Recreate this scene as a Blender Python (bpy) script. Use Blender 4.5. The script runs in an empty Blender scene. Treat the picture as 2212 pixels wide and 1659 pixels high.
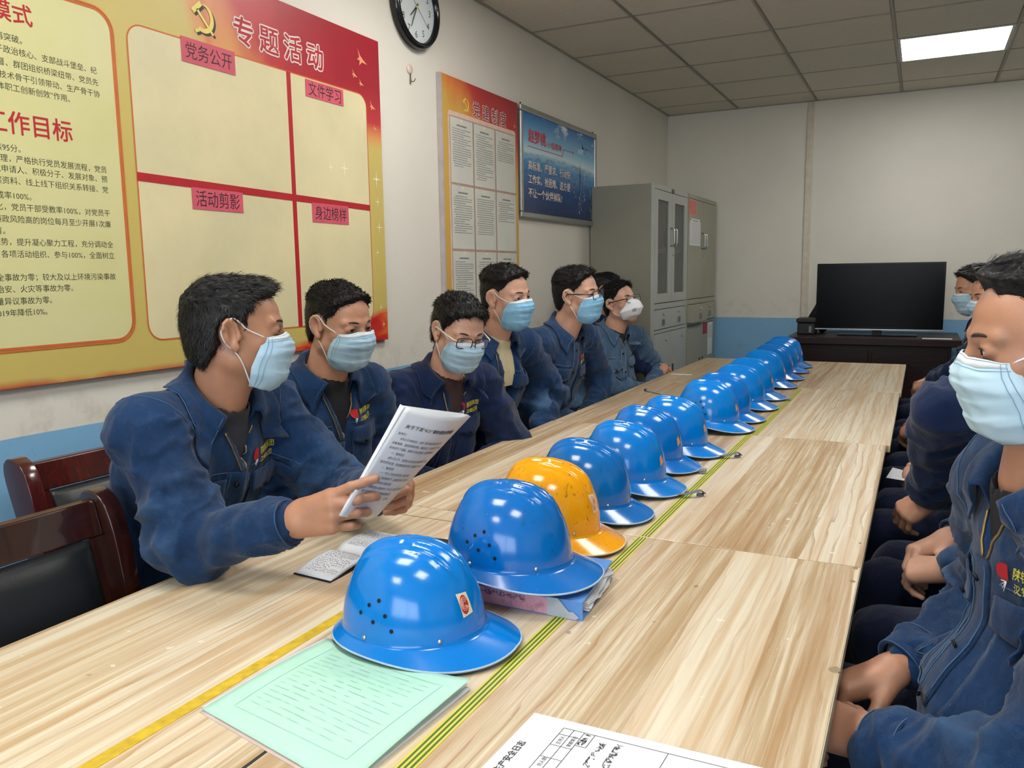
import bpy, bmesh, math, random
import numpy as np
from mathutils import Vector, Matrix
from mathutils.bvhtree import BVHTree
PI = math.pi
SC = bpy.context.scene
COL = SC.collection
# ---------------------------------------------------------------- camera, world, lights, exposure
cam_d = bpy.data.cameras.new('camera'); cam = bpy.data.objects.new('camera', cam_d); COL.objects.link(cam)
cam_d.sensor_width = 36.0; cam_d.lens = 36.0 * 1741.01 / 2212.0
cam_d.clip_start = 0.05
Rr = (0.89278439, 0.45026369, -0.01409439); Ru = (-0.04820016, 0.12658548, 0.99078396); Rf = (-0.44789819, 0.8838771, -0.13471632)
cam.matrix_world = Matrix(((Rr[0], Ru[0], -Rf[0], 0), (Rr[1], Ru[1], -Rf[1], 0), (Rr[2], Ru[2], -Rf[2], 1.325), (0, 0, 0, 1)))
SC.camera = cam
SC.view_settings.view_transform = 'Standard'; SC.view_settings.look = 'None'
SC.view_settings.gamma = 1.0; SC.view_settings.use_curve_mapping = False
SC.view_settings.exposure = 0.36
LIGHT = 14.0           # emission of the ceiling panels
PANELS = [(0.10, 5.605), (0.10, 2.7), (0.10, 0.3), (-1.10, 0.9), (-1.10, -0.9), (-1.10, 2.7)]
w = bpy.data.worlds.new('world'); SC.world = w; w.use_nodes = True
w.node_tree.nodes['Background'].inputs[0].default_value = (0.75, 0.85, 1.0, 1); w.node_tree.nodes['Background'].inputs[1].default_value = 0.3
try:
    SC.cycles.use_denoising = True
    SC.cycles.max_bounces = 10; SC.cycles.diffuse_bounces = 7; SC.cycles.glossy_bounces = 4
    SC.cycles.transparent_max_bounces = 8
    SC.cycles.caustics_reflective = False; SC.cycles.caustics_refractive = False
except Exception: pass
# daylight through the windows behind the camera (in the near end wall) comes from this lamp, placed outside the glass
def area(name, loc, rot, sx, sy, power, col):
    d = bpy.data.lights.new(name, 'AREA'); d.shape = 'RECTANGLE'; d.size = sx; d.size_y = sy; d.energy = power; d.color = col
    o = bpy.data.objects.new(name, d); COL.objects.link(o); o.location = loc; o.rotation_euler = rot; return o
area('daylight', (0.2, -3.35, 1.75), (PI/2, 0, 0), 3.2, 1.5, 70, (0.86, 0.93, 1.0))

# ---------------------------------------------------------------- helpers
def S(c):   # sRGB 0-255 -> linear rgba
    r = []
    for v in c[:3]:
        v = v / 255.0
        r.append(v / 12.92 if v <= 0.04045 else ((v + 0.055) / 1.055) ** 2.4)
    return (r[0], r[1], r[2], 1.0)
class NT:
    def __init__(s, name):
        s.m = bpy.data.materials.new(name); s.m.use_nodes = True
        s.t = s.m.node_tree; s.b = s.t.nodes['Principled BSDF']
    def n(s, typ, **kw):
        nd = s.t.nodes.new(typ)
        for k, v in kw.items():
            if k.startswith('i_'):
                key = k[2:]
                key = int(key) if key.isdigit() else key.replace('_', ' ')
                nd.inputs[key].default_value = v
            else: setattr(nd, k, v)
        return nd
    def l(s, a, b): s.t.links.new(a, b)
    def coord(s, kind='Object'):
        return s.n('ShaderNodeTexCoord').outputs[kind]
    def mapping(s, vec, scale=(1, 1, 1), loc=(0, 0, 0), rot=(0, 0, 0)):
        m = s.n('ShaderNodeMapping'); s.l(vec, m.inputs[0])
        m.inputs['Scale'].default_value = scale; m.inputs['Location'].default_value = loc; m.inputs['Rotation'].default_value = rot
        return m.outputs[0]
    def noise(s, vec, scale, detail=3, rough=0.5, dist=0.0):
        n = s.n('ShaderNodeTexNoise'); s.l(vec, n.inputs['Vector'])
        n.inputs['Scale'].default_value = scale; n.inputs['Detail'].default_value = detail
        n.inputs['Roughness'].default_value = rough; n.inputs['Distortion'].default_value = dist
        return n.outputs['Fac']
    def ramp(s, fac, stops, interp='LINEAR'):
        r = s.n('ShaderNodeValToRGB'); s.l(fac, r.inputs[0]); e = r.color_ramp
        e.interpolation = interp
        while len(e.elements) < len(stops): e.elements.new(0.5)
        for el, (p, c) in zip(e.elements, stops):
            el.position = p; el.color = c if len(c) == 4 else (*c, 1)
        return r.outputs[0]
    def mix(s, fac, a, b, mode='MIX'):
        m = s.n('ShaderNodeMix', data_type='RGBA', blend_type=mode)
        for i, v in ((0, fac), (6, a), (7, b)):
            if isinstance(v, (int, float)): m.inputs[i].default_value = v
            elif isinstance(v, tuple): m.inputs[i].default_value = v
            else: s.l(v, m.inputs[i])
        return m.outputs[2]
    def math(s, op, a, b=0.0):
        m = s.n('ShaderNodeMath', operation=op)
        for i, v in ((0, a), (1, b)):
            if isinstance(v, (int, float)): m.inputs[i].default_value = v
            else: s.l(v, m.inputs[i])
        return m.outputs[0]
    def bump(s, h, strength=0.3, dist=0.001):
        b = s.n('ShaderNodeBump'); s.l(h, b.inputs['Height'])
        b.inputs['Strength'].default_value = strength; b.inputs['Distance'].default_value = dist
        s.l(b.outputs[0], s.b.inputs['Normal'])
    def base(s, c):
        if isinstance(c, tuple): s.b.inputs['Base Color'].default_value = c
        else: s.l(c, s.b.inputs['Base Color'])
    def set(s, **kw):
        for k, v in kw.items(): s.b.inputs[k.replace('_', ' ')].default_value = v
MC = {}
def simple(name, col, rough=0.5, metal=0.0, var=0.08, scale=20.0, bump=0.0, bscale=200.0, bdist=0.0006, coat=0.0, spec=None):
    """procedural surface: base colour with a faint noise variation and optional fine relief"""
    if name in MC: return MC[name]
    t = NT(name); c = S(col); v = t.coord()
    n = t.noise(v, scale, 4)
    lo = tuple(x * (1 - var) for x in c[:3]) + (1,); hi = tuple(min(1, x * (1 + var)) for x in c[:3]) + (1,)
    t.base(t.ramp(n, [(0.3, lo), (0.7, hi)]))
    t.set(Roughness=rough, Metallic=metal)
    if coat: t.b.inputs['Coat Weight'].default_value = coat; t.b.inputs['Coat Roughness'].default_value = 0.08
    if spec is not None: t.b.inputs['Specular IOR Level'].default_value = spec
    if bump: t.bump(t.noise(v, bscale, 3), bump, bdist)
    MC[name] = t.m; return t.m

def tag(o, label=None, cat=None, group=None, kind=None):
    if label: o['label'] = label
    if cat: o['category'] = cat
    if group: o['group'] = group
    if kind: o['kind'] = kind
    return o
def empty(name, loc=(0, 0, 0), label=None, cat=None, group=None, rz=0.0):
    o = bpy.data.objects.new(name, None); COL.objects.link(o); o.location = loc; o.rotation_euler = (0, 0, rz)
    o.empty_display_size = 0.05
    return tag(o, label, cat, group)
def mesh_np(name, V, F, smooth=False):
    """mesh from arrays; F is a list of faces or an (n,4)/(n,3) array"""
    me = bpy.data.meshes.new(name)
    V = np.asarray(V, dtype=np.float32)
    if isinstance(F, np.ndarray) and F.ndim == 2:
        n, k = F.shape
        me.vertices.add(len(V)); me.vertices.foreach_set('co', V.ravel())
        me.loops.add(n * k); me.loops.foreach_set('vertex_index', F.astype(np.int32).ravel())
        me.polygons.add(n); me.polygons.foreach_set('loop_start', np.arange(0, n * k, k, dtype=np.int32))
        me.update(calc_edges=True)
    else:
        me.from_pydata([tuple(map(float, v)) for v in V], [], [tuple(map(int, f)) for f in F]); me.update()
    if smooth: me.polygons.foreach_set('use_smooth', np.ones(len(me.polygons), dtype=bool))
    return me
class MB:
    """collects shapes, then links them as ONE mesh object"""
    def __init__(s): s.v = []; s.f = []; s.sm = []
    def add(s, V, F, smooth=False):
        b = len(s.v); s.v.extend([tuple(map(float, p)) for p in V]); s.f.extend([tuple(int(i) + b for i in f) for f in F])
        s.sm.extend([smooth] * len(F)); return s
    def box(s, x0, x1, y0, y1, z0, z1):
        V = [(x0, y0, z0), (x1, y0, z0), (x1, y1, z0), (x0, y1, z0), (x0, y0, z1), (x1, y0, z1), (x1, y1, z1), (x0, y1, z1)]
        return s.add(V, [(0, 3, 2, 1), (4, 5, 6, 7), (0, 1, 5, 4), (1, 2, 6, 5), (2, 3, 7, 6), (3, 0, 4, 7)])
    def quad(s, a, b, c, d): return s.add([a, b, c, d], [(0, 1, 2, 3)])
    def tube(s, pts, r, n=8, closed=False, cap=True, flat=None):
        pts = [Vector(p) for p in pts]; m = len(pts); V = []; F = []
        rr = r if isinstance(r, (list, tuple)) else [r] * m
        up = None
        for i, p in enumerate(pts):
            a = pts[i - 1] if (i > 0 or closed) else p; b = pts[(i + 1) % m] if (i < m - 1 or closed) else p
            t = (b - a).normalized() if (b - a).length > 1e-9 else Vector((0, 0, 1))
            if up is None:
                up = Vector((0, 0, 1)) if abs(t.z) < 0.9 else Vector((1, 0, 0))
                if flat is not None: up = Vector(flat)
            x = t.cross(up)
            if x.length < 1e-6: x = t.orthogonal()
            x.normalize(); u = x.cross(t).normalized(); up = u if flat is None else up
            for k in range(n):
                an = 2 * PI * k / n
                V.append(p + x * (math.cos(an) * rr[i]) + u * (math.sin(an) * rr[i] * (1 if flat is None else 0.25)))
        seg = m if closed else m - 1
        for i in range(seg):
            for k in range(n):
                a = i * n + k; b = i * n + (k + 1) % n; j = (i + 1) % m
                F.append((a, b, j * n + (k + 1) % n, j * n + k))
        if cap and not closed:
            F.append(tuple(range(n))[::-1]); F.append(tuple((m - 1) * n + k for k in range(n)))
        return s.add(V, F, True)
    def lathe(s, prof, c=(0, 0, 0), n=24, axis='z', cap=True):
        V = []; F = []
        for (r, h) in prof:
            for k in range(n):
                a = 2 * PI * k / n; x, y = r * math.cos(a), r * math.sin(a)
                p = (x, y, h) if axis == 'z' else ((h, x, y) if axis == 'x' else (y, h, x))
                V.append((p[0] + c[0], p[1] + c[1], p[2] + c[2]))
        for i in range(len(prof) - 1):
            for k in range(n): F.append((i * n + k, i * n + (k + 1) % n, (i + 1) * n + (k + 1) % n, (i + 1) * n + k))
        if cap: F.append(tuple(range(n))[::-1]); F.append(tuple((len(prof) - 1) * n + k for k in range(n)))
        return s.add(V, F, True)
    def prism(s, poly, fn, d0, d1):
        """polygon (a,b) extruded between depths, mapped by fn(a,b,d)"""
        n = len(poly); V = [fn(a, b, d0) for a, b in poly] + [fn(a, b, d1) for a, b in poly]
        return s.add(V, [tuple(range(n))[::-1], tuple(range(n, 2 * n))] + [(i, (i + 1) % n, n + (i + 1) % n, n + i) for i in range(n)])
    def build(s, name, m, parent=None, bevel=0.0, seg=2, label=None, kind=None, smooth=None):
        me = bpy.data.meshes.new(name); me.from_pydata(s.v, [], s.f); me.update()
        me.polygons.foreach_set('use_smooth', np.array(s.sm if smooth is None else [smooth] * len(s.f), dtype=bool))
        o = obj(name, me, m, parent, label, kind)
        if bevel:
            b = o.modifiers.new('bevel', 'BEVEL'); b.width = bevel; b.segments = seg; b.limit_method = 'ANGLE'; b.angle_limit = 0.6
        return o
def obj(name, me, m, parent=None, label=None, kind=None, loc=None):
    o = bpy.data.objects.new(name, me); COL.objects.link(o)
    if m is not None and not len(me.materials):
        for x in (m if isinstance(m, (list, tuple)) else [m]): me.materials.append(x)
    if parent: o.parent = parent
    if loc: o.location = loc
    return tag(o, label=label, kind=kind)
def rrect(x0, x1, y0, y1, r, n=5):
    P = []
    for cx, cy, a0 in ((x1 - r, y1 - r, 0), (x0 + r, y1 - r, PI/2), (x0 + r, y0 + r, PI), (x1 - r, y0 + r, 1.5*PI)):
        for k in range(n + 1):
            a = a0 + PI/2 * k / n; P.append((cx + r*math.cos(a), cy + r*math.sin(a)))
    return P
_tx = {}
def text_arrays(body, bold=0.0, res=2):
    """outline of a line of writing as flat mesh arrays (x right, y up, size 1)"""
    key = (body, bold, res)
    if key not in _tx:
        c = bpy.data.curves.new('tmp', 'FONT'); c.body = body; c.offset = bold; c.resolution_u = res
        o = bpy.data.objects.new('tmp', c); COL.objects.link(o)
        dg = bpy.context.evaluated_depsgraph_get()
        me = bpy.data.meshes.new_from_object(o.evaluated_get(dg), depsgraph=dg)
        V = np.zeros(len(me.vertices) * 3, dtype=np.float32); me.vertices.foreach_get('co', V); V = V.reshape(-1, 3)
        F = [tuple(p.vertices) for p in me.polygons]
        bpy.data.objects.remove(o); bpy.data.curves.remove(c); bpy.data.meshes.remove(me)
        _tx[key] = (V, F)
    return _tx[key]
def put_text(mb, body, size, fn, x=0.0, y=0.0, align='L', bold=0.0, width=None, d=0.0, sx=1.0):
    if bold > 0.009:      # heavier weight: the strokes drawn several times around themselves
        r = bold * size * 0.8
        for k in range(8 if bold > .03 else 4):
            a = 2*PI*(k + .5)/(8 if bold > .03 else 4)
            put_text(mb, body, size, fn, x + r*math.cos(a), y + r*math.sin(a), align, 0.0, width, d + k*0.00006, sx)
        return
    V, F = text_arrays(body, 0.0)
    if not len(V): return
    a, b = V[:, 0].min(), V[:, 0].max()
    k = sx
    if width: k = width / ((b - a) * size)
    off = {'L': 0.0 if not width else -a * size * k, 'R': -b * size * k, 'C': -(a + b) / 2 * size * k}[align]
    mb.add([fn(x + v[0] * size * k + off, y + v[1] * size, d) for v in V], F)
# ---------------------------------------------------------------- room materials
WX, WY, CZ = -1.982, 6.90, 2.635
XR, YN = 2.25, -2.6
def wall_mat():
    t = NT('wall_paint_two_tone'); g = t.coord('Object')
    sep = t.n('ShaderNodeSeparateXYZ'); t.l(g, sep.inputs[0])
    n1 = t.noise(g, 1.1, 5, 0.6); n2 = t.noise(g, 9, 6, 0.65)
    up = t.ramp(n1, [(0.3, S((218, 213, 202))), (0.7, S((228, 224, 213)))])
    # grime just above the painted dado
    hz = t.math('SUBTRACT', sep.outputs[2], 0.935)
    gr = t.math('MULTIPLY', t.ramp(t.math('MULTIPLY', hz, 1.6), [(0.0, (1, 1, 1)), (0.3, (0, 0, 0))]), t.ramp(n2, [(0.5, (0, 0, 0)), (0.66, (1, 1, 1))]))
    up2 = t.mix(t.math('MULTIPLY', gr, 0.45), up, S((160, 152, 122)))
    lo = t.ramp(n1, [(0.25, S((122, 172, 210))), (0.75, S((134, 184, 220)))])
    lo2 = t.mix(t.math('MULTIPLY', t.ramp(t.noise(g, 22, 6, 0.7), [(0.6, (0, 0, 0)), (0.72, (1, 1, 1))]), 0.35), lo, S((80, 110, 130)))
    sel = t.math('GREATER_THAN', t.math('ADD', sep.outputs[2], t.math('MULTIPLY', t.noise(g, 3, 2), 0.008)), 0.945)
    t.base(t.mix(sel, lo2, up2)); t.set(Roughness=0.55)
    t.bump(t.noise(g, 60, 4), 0.12, 0.001)
    return t.m
WALLM = wall_mat()
def wall(name, b): 
    mb = MB(); mb.box(*b); return mb.build(name, WALLM, kind='structure')
wall('wall_left', (WX - 0.15, WX, YN - 0.15, WY + 0.15, 0, CZ))
wall('wall_back', (WX, XR, WY, WY + 0.15, 0, CZ))
wall('wall_right', (XR, XR + 0.15, YN - 0.15, WY + 0.15, 0, CZ))
m = MB(); m.box(WX, XR, YN - 0.15, YN, 0, 1.0); m.box(WX, XR, YN - 0.15, YN, 2.4, CZ)
m.box(WX, -1.3, YN - 0.15, YN, 1.0, 2.4); m.box(1.7, XR, YN - 0.15, YN, 1.0, 2.4)
m.build('wall_front', WALLM, kind='structure')
glass = NT('window_glass'); glass.set(Roughness=0.02, IOR=1.45); glass.b.inputs['Transmission Weight'].default_value = 1.0
white_pvc = simple('white_window_plastic', (225, 226, 224), 0.4)
m = MB()
for x in (-1.3, 0.17, 1.64): m.box(x, x + 0.06, YN - 0.1, YN - 0.04, 1.0, 2.4)
m.box(-1.3, 1.7, YN - 0.1, YN - 0.04, 1.0, 1.06); m.box(-1.3, 1.7, YN - 0.1, YN - 0.04, 2.34, 2.4)
wf = m.build('window_1', white_pvc, kind='structure')
# floor: grey ceramic tiles
t = NT('floor_tiles'); g = t.coord(); br = t.n('ShaderNodeTexBrick'); t.l(g, br.inputs['Vector'])
br.offset = 0; br.inputs['Scale'].default_value = 1.0; br.inputs['Brick Width'].default_value = 0.6; br.inputs['Row Height'].default_value = 0.6
br.inputs['Mortar Size'].default_value = 0.003; br.inputs['Color1'].default_value = S((150, 146, 138)); br.inputs['Color2'].default_value = S((158, 153, 144)); br.inputs['Mortar'].default_value = S((90, 86, 80))
t.base(br.outputs[0]); t.set(Roughness=0.25)
m = MB(); m.box(WX - 0.15, XR + 0.15, YN - 0.15, WY + 0.15, -0.1, 0); m.build('floor', t.m, kind='structure')
# ceiling: slab, hanging grid and lay-in tiles
tile_m = NT('mineral_ceiling_tile'); g = tile_m.coord()
wv = tile_m.n('ShaderNodeTexWave'); tile_m.l(tile_m.mapping(g, (1, 1, 1), rot=(0, 0, 0.15)), wv.inputs[0]); wv.inputs['Scale'].default_value = 14; wv.inputs['Distortion'].default_value = 9; wv.inputs['Detail'].default_value = 3; wv.bands_direction = 'Y'
tile_m.base(tile_m.mix(wv.outputs['Fac'], S((206, 199, 184)), S((216, 210, 196)))); tile_m.set(Roughness=0.85)
tile_m.bump(wv.outputs['Fac'], 0.25, 0.002)
grid_m = simple('ceiling_grid_metal', (150, 147, 136), 0.45, 0.0, 0.05)
m = MB(); m.box(WX - 0.15, XR + 0.15, YN - 0.15, WY + 0.15, CZ + 0.03, CZ + 0.15)
ceil = m.build('ceiling', simple('ceiling_slab', (120, 118, 112), 0.9), kind='structure')
GX = [-1.982, -1.4, -0.8, -0.2, 0.4, 1.0, 1.6, 2.25]
GY = [-2.6, -1.8, -1.2, -0.6, -0.0, 0.6, 1.2, 1.8, 2.4, 3.0, 3.595, 4.19, 4.80, 5.34, 5.93, 6.54, 6.9]
def in_panel(cx, cy): return any(abs(cx - px) < 0.3 and abs(cy - py) < 0.3 for px, py in PANELS)
tcache = {}
panel_cells = []
for i in range(len(GX) - 1):
    for j in range(len(GY) - 1):
        x0, x1, y0, y1 = GX[i], GX[i+1], GY[j], GY[j+1]; cx, cy = (x0 + x1)/2, (y0 + y1)/2
        if in_panel(cx, cy): panel_cells.append((x0, x1, y0, y1)); continue
        key = (round(x1 - x0, 3), round(y1 - y0, 3))
        if key not in tcache:
            a, b = key[0]/2 - 0.006, key[1]/2 - 0.006; q = MB(); c = 0.006
            q.add([(-a, -b, .012), (a, -b, .012), (a, b, .012), (-a, b, .012), (-a, -b, .004), (a, -b, .004), (a, b, .004), (-a, b, .004), (-a+c, -b+c, 0), (a-c, -b+c, 0), (a-c, b-c, 0), (-a+c, b-c, 0)],
                  [(0, 1, 2, 3), (4, 0, 3, 7), (5, 1, 0, 4), (6, 2, 1, 5), (7, 3, 2, 6), (8, 4, 7, 11), (9, 5, 4, 8), (10, 6, 5, 9), (11, 7, 6, 10), (11, 10, 9, 8)][0:10])
            tcache[key] = q.build('ceiling_tile', tile_m.m, ceil); o = tcache[key]
        else:
            o = tcache[key].copy(); COL.objects.link(o); o.parent = ceil
        o.location = (cx, cy, CZ - 0.001)
for x in GX[1:-1]:
    q = MB(); q.box(x - 0.007, x + 0.007, YN, WY, CZ - 0.004, CZ + 0.006); q.box(x - 0.0035, x + 0.0035, YN, WY, CZ - 0.0075, CZ - 0.004); q.build('grid_main_bar', grid_m, ceil)
for y in GY[1:-1]:
    q = MB(); q.box(WX, XR, y - 0.005, y + 0.005, CZ - 0.003, CZ + 0.005); q.build('grid_cross_bar', grid_m, ceil)
q = MB(); q.box(WX, WX + 0.018, YN, WY, CZ - 0.006, CZ + 0.004); q.build('trim_1', grid_m, kind='structure')
q = MB(); q.box(WX, XR, WY - 0.018, WY, CZ - 0.006, CZ + 0.004); q.build('trim_2', grid_m, kind='structure')
em = NT('lit_diffuser'); em.base((0.9, 0.9, 0.9, 1)); em.b.inputs['Emission Color'].default_value = (1.0, 0.972, 0.92, 1); em.b.inputs['Emission Strength'].default_value = LIGHT
lf = simple('lamp_frame_white', (200, 198, 190), 0.4)
for k, (x0, x1, y0, y1) in enumerate(sorted(panel_cells, key=lambda c: -c[3])):
    a = empty('ceiling_light', ((x0+x1)/2, (y0+y1)/2, CZ), ['glowing square ceiling light panel near the far wall'][0] if k == 0 else 'glowing square ceiling light panel out of frame above the table', 'ceiling light', None if k == 0 else 'ceiling lights out of frame')
    hx, hy = (x1-x0)/2 - 0.008, (y1-y0)/2 - 0.008; q = MB()
    for b in ((-hx, hx, -hy, -hy+.016), (-hx, hx, hy-.016, hy), (-hx, -hx+.016, -hy+.016, hy-.016), (hx-.016, hx, -hy+.016, hy-.016)): q.box(*b, -0.004, 0.02)
    q.build('frame', lf, a)
    q = MB(); q.box(-hx+.016, hx-.016, -hy+.016, hy-.016, 0.0, 0.006); q.build('diffuser', em.m, a)
# conduit running down the back wall
cm = simple('cream_plastic_trunking', (205, 196, 178), 0.4)
q = MB(); q.box(-0.862, -0.826, WY - 0.016, WY, 0.0, CZ - 0.01); q.box(-0.836, -0.812, WY - 0.009, WY, 0.0, CZ - 0.01)
q.build('trim_3', cm, kind='structure', bevel=0.002)
q = MB(); q.box(WX, WX + 0.012, YN, WY, 0, 0.1); q.build('baseboard_left', simple('baseboard_tile', (110, 70, 55), 0.3), kind='structure')

# ---------------------------------------------------------------- meeting table
def wood_mat():
    t = NT('striped_ash_laminate'); g = t.coord()
    oi = t.n('ShaderNodeObjectInfo')
    off = t.n('ShaderNodeVectorMath', operation='SCALE'); 
    comb = t.n('ShaderNodeCombineXYZ'); t.l(oi.outputs['Random'], comb.inputs[0]); t.l(oi.outputs['Random'], comb.inputs[1]); t.l(comb.outputs[0], off.inputs[0]); off.inputs['Scale'].default_value = 7.0
    ad = t.n('ShaderNodeVectorMath', operation='ADD'); t.l(g, ad.inputs[0]); t.l(off.outputs[0], ad.inputs[1]); v = ad.outputs[0]
    warp = t.noise(t.mapping(v, (1.4, 1.4, 1)), 1.0, 2); 
    sep = t.n('ShaderNodeSeparateXYZ'); t.l(v, sep.inputs[0])
    u = t.math('ADD', sep.outputs[0], t.math('MULTIPLY', warp, 0.035))
    vo = t.n('ShaderNodeTexVoronoi', voronoi_dimensions='1D'); t.l(u, vo.inputs['W']); vo.inputs['Scale'].default_value = 9.5
    vd = t.n('ShaderNodeTexVoronoi', voronoi_dimensions='1D', feature='DISTANCE_TO_EDGE'); t.l(u, vd.inputs['W']); vd.inputs['Scale'].default_value = 9.5
    sr = t.n('ShaderNodeSeparateColor'); t.l(vo.outputs['Color'], sr.inputs[0])
    tone = t.ramp(sr.outputs[0], [(0.0, S((222, 213, 192))), (0.26, S((211, 197, 170))), (0.40, S((186, 164, 129))), (0.68, S((174, 149, 113))), (0.85, S((196, 175, 142))), (1.0, S((226, 218, 200)))])
    # cathedral grain
    v2 = t.mapping(v, (1.0, 0.13, 1.0))
    wv = t.n('ShaderNodeTexWave', wave_type='BANDS', bands_direction='X', wave_profile='SAW'); t.l(v2, wv.inputs[0])
    wv.inputs['Scale'].default_value = 13; wv.inputs['Distortion'].default_value = 7.0; wv.inputs['Detail'].default_value = 2.5; wv.inputs['Detail Scale'].default_value = 1.6; wv.inputs['Detail Roughness'].default_value = 0.55
    gl = t.ramp(wv.outputs['Fac'], [(0.0, (0, 0, 0)), (0.72, (0.12, 0.12, 0.12)), (0.97, (1, 1, 1)), (1.0, (0.2, 0.2, 0.2))])
    fine = t.noise(t.mapping(v, (125, 2.2, 1)), 1.0, 5, 0.75)
    fine2 = t.noise(t.mapping(v, (38, 1.1, 1)), 1.0, 3, 0.6)
    dark = t.mix(1.0, tone, S((222, 190, 150)), 'MULTIPLY')
    gm = t.math('MULTIPLY', gl, t.math('MULTIPLY', t.ramp(sr.outputs[1], [(0.2, (0.3,)*3), (0.8, (1,)*3)]), 0.85))
    c1 = t.mix(gm, tone, S((158, 122, 84)))
    c2 = t.mix(t.math('MULTIPLY', t.ramp(fine, [(0.44, (0, 0, 0)), (0.6, (1, 1, 1))]), 0.55), c1, S((232, 222, 200)))
    c3 = t.mix(t.math('MULTIPLY', t.ramp(fine2, [(0.42, (0, 0, 0)), (0.66, (1, 1, 1))]), 0.7), c2, dark)
    # little worn flecks
    fl = t.noise(v, 34, 2, 0.5); c4 = t.mix(t.math('MULTIPLY', t.ramp(fl, [(0.735, (0, 0, 0)), (0.75, (1, 1, 1))]), 0.55), c3, S((240, 236, 226)))
    fl2 = t.noise(t.mapping(v, (1, 1, 1), loc=(5, 3, 0)), 21, 2, 0.4); c5 = t.mix(t.math('MULTIPLY', t.ramp(fl2, [(0.77, (0, 0, 0)), (0.785, (1, 1, 1))]), 0.7), c4, S((128, 116, 96)))
    t.base(c5); t.set(Roughness=0.33)
    t.bump(fine, 0.12, 0.0004)
    return t.m
WOOD = wood_mat()
pvc_edge = simple('pale_table_edging', (205, 192, 160), 0.4)
black_metal = simple('black_powder_coat', (22, 22, 24), 0.4, 0.0)
TXL, TXR = -1.277, -0.080
mods = [(0.40, 1.648, 0, 'meeting table module at the near end with yellow tape', 0), (1.652, 2.872, -0.002, 'meeting table module second from the near end, under the yellow helmet', 0.0), (2.876, 4.153, 0.002, 'meeting table module third from the near end, below the steel pen', 0.012), (4.157, 5.415, 0.0, 'meeting table module at the far end, toward the television', 0.018)]
for y0, y1, dx, lab, dx2 in mods:
    T = empty('meeting_table', ((TXL+TXR)/2, (y0+y1)/2, 0), lab, 'table', 'pale wood meeting table modules')
    hx, hy = (TXR-TXL)/2, (y1-y0)/2
    q = MB(); q.box(-hx+dx, hx+dx2, -hy, hy, 0.726, 0.75); q.build('tabletop', WOOD, T, bevel=0.0015)
    q = MB(); q.box(-hx-.001+dx, -hx+.001+dx, -hy, hy, 0.727, 0.749); q.build('edge_band', pvc_edge, T)
    q = MB(); q.box(hx-.001+dx2, hx+.001+dx2, -hy, hy, 0.727, 0.7485); q.build('edge_band', pvc_edge, T)
    q = MB(); q.box(-hx+.04, hx-.03, -hy+.02, hy-.02, 0.66, 0.7255); q.build('underframe', black_metal, T)
    for sx in (-1, 1):
        for sy in (-1, 1):
            q = MB(); q.box(sx*(hx-.07)-.02, sx*(hx-.07)+.02, sy*(hy-.05)-.02, sy*(hy-.05)+.02, 0, 0.66); q.build('leg', black_metal, T, bevel=0.003)
# tapes stuck along the table
tg = simple('dark_green_tape', (52, 104, 58), 0.45); ty = simple('yellow_tape', (214, 200, 60), 0.45); tm = simple('mustard_tape', (203, 172, 44), 0.5, var=0.2, scale=60)
def stripes(xc, y0, y1, lab, sk=0.0):
    T = empty('striped_tape', (xc, (y0+y1)/2, 0.75), lab, 'tape', 'green and yellow striped tapes along the table'); h = (y1-y0)/2
    wd = 0.0034
    for k in range(-3, 4):
        q = MB(); q.box(k*wd - wd/2, k*wd + wd/2, -h, h, 0.0001, 0.0006 + 0.0001*(k % 2)); 
        for i, v in enumerate(q.v): q.v[i] = (v[0] + sk * v[1] / h, v[1], v[2])
        q.build('stripe', ty if k % 2 else tg, T)
stripes(-0.517, 0.42, 1.647, 'green and yellow striped tape along the near table module', -0.001)
stripes(-0.517, 1.655, 2.868, 'green and yellow striped tape along the second table module beside the blue helmets', -0.001)
stripes(-0.503, 2.88, 4.10, 'green and yellow striped tape along the third table module, nearest the television', 0.0)
q = MB(); q.box(-0.870, -0.848, 0.42, 1.575, 0.7501, 0.7507); tag(q.build('yellow_tape', tm), 'plain mustard yellow tape along the near table module', 'tape')
q = MB(); q.box(-0.692, -0.687, 0.6, 0.735, 0.7501, 0.7505); tag(q.build('black_tape_mark', simple('black_mark', (40, 38, 36), 0.6)), 'short black mark on the table left of the green folder', 'mark')
q = MB(); q.box(TXL+.002, -0.895, 1.572, 1.5745, 0.7501, 0.7503); tag(q.build('table_joint', simple('dark_joint', (92, 76, 56), 0.8)), 'thin dark joint line across the near table left of the yellow tape', 'joint')

chip_m = simple('bare_chipboard', (150, 134, 108), .9, var=.2, scale=300); tops = [o for o in bpy.data.objects if o.name.startswith('tabletop')]
def chip(x, y, r, nm, m_, T, seed_):
    rr = random.Random(seed_); c = T.parent.location; q = MB(); n_ = 9
    q.add([(x - c[0] + r*rr.uniform(.6, 1)*math.cos(2*PI*k/n_)*.7, y - c[1] + r*rr.uniform(.6, 1.2)*math.sin(2*PI*k/n_), .75025) for k in range(n_)], [tuple(range(n_))]); q.build(nm, m_, T.parent)
for x, y, r, i in ((-.086, 1.192, .013, 0), (-.088, 1.565, .009, 0), (-.088, 1.640, .009, 0), (-.090, 1.80, .006, 1), (-.345, 1.42, .007, 0)):
    chip(x, y, r, 'worn_chip', chip_m, tops[i], int(y*100))
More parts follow.
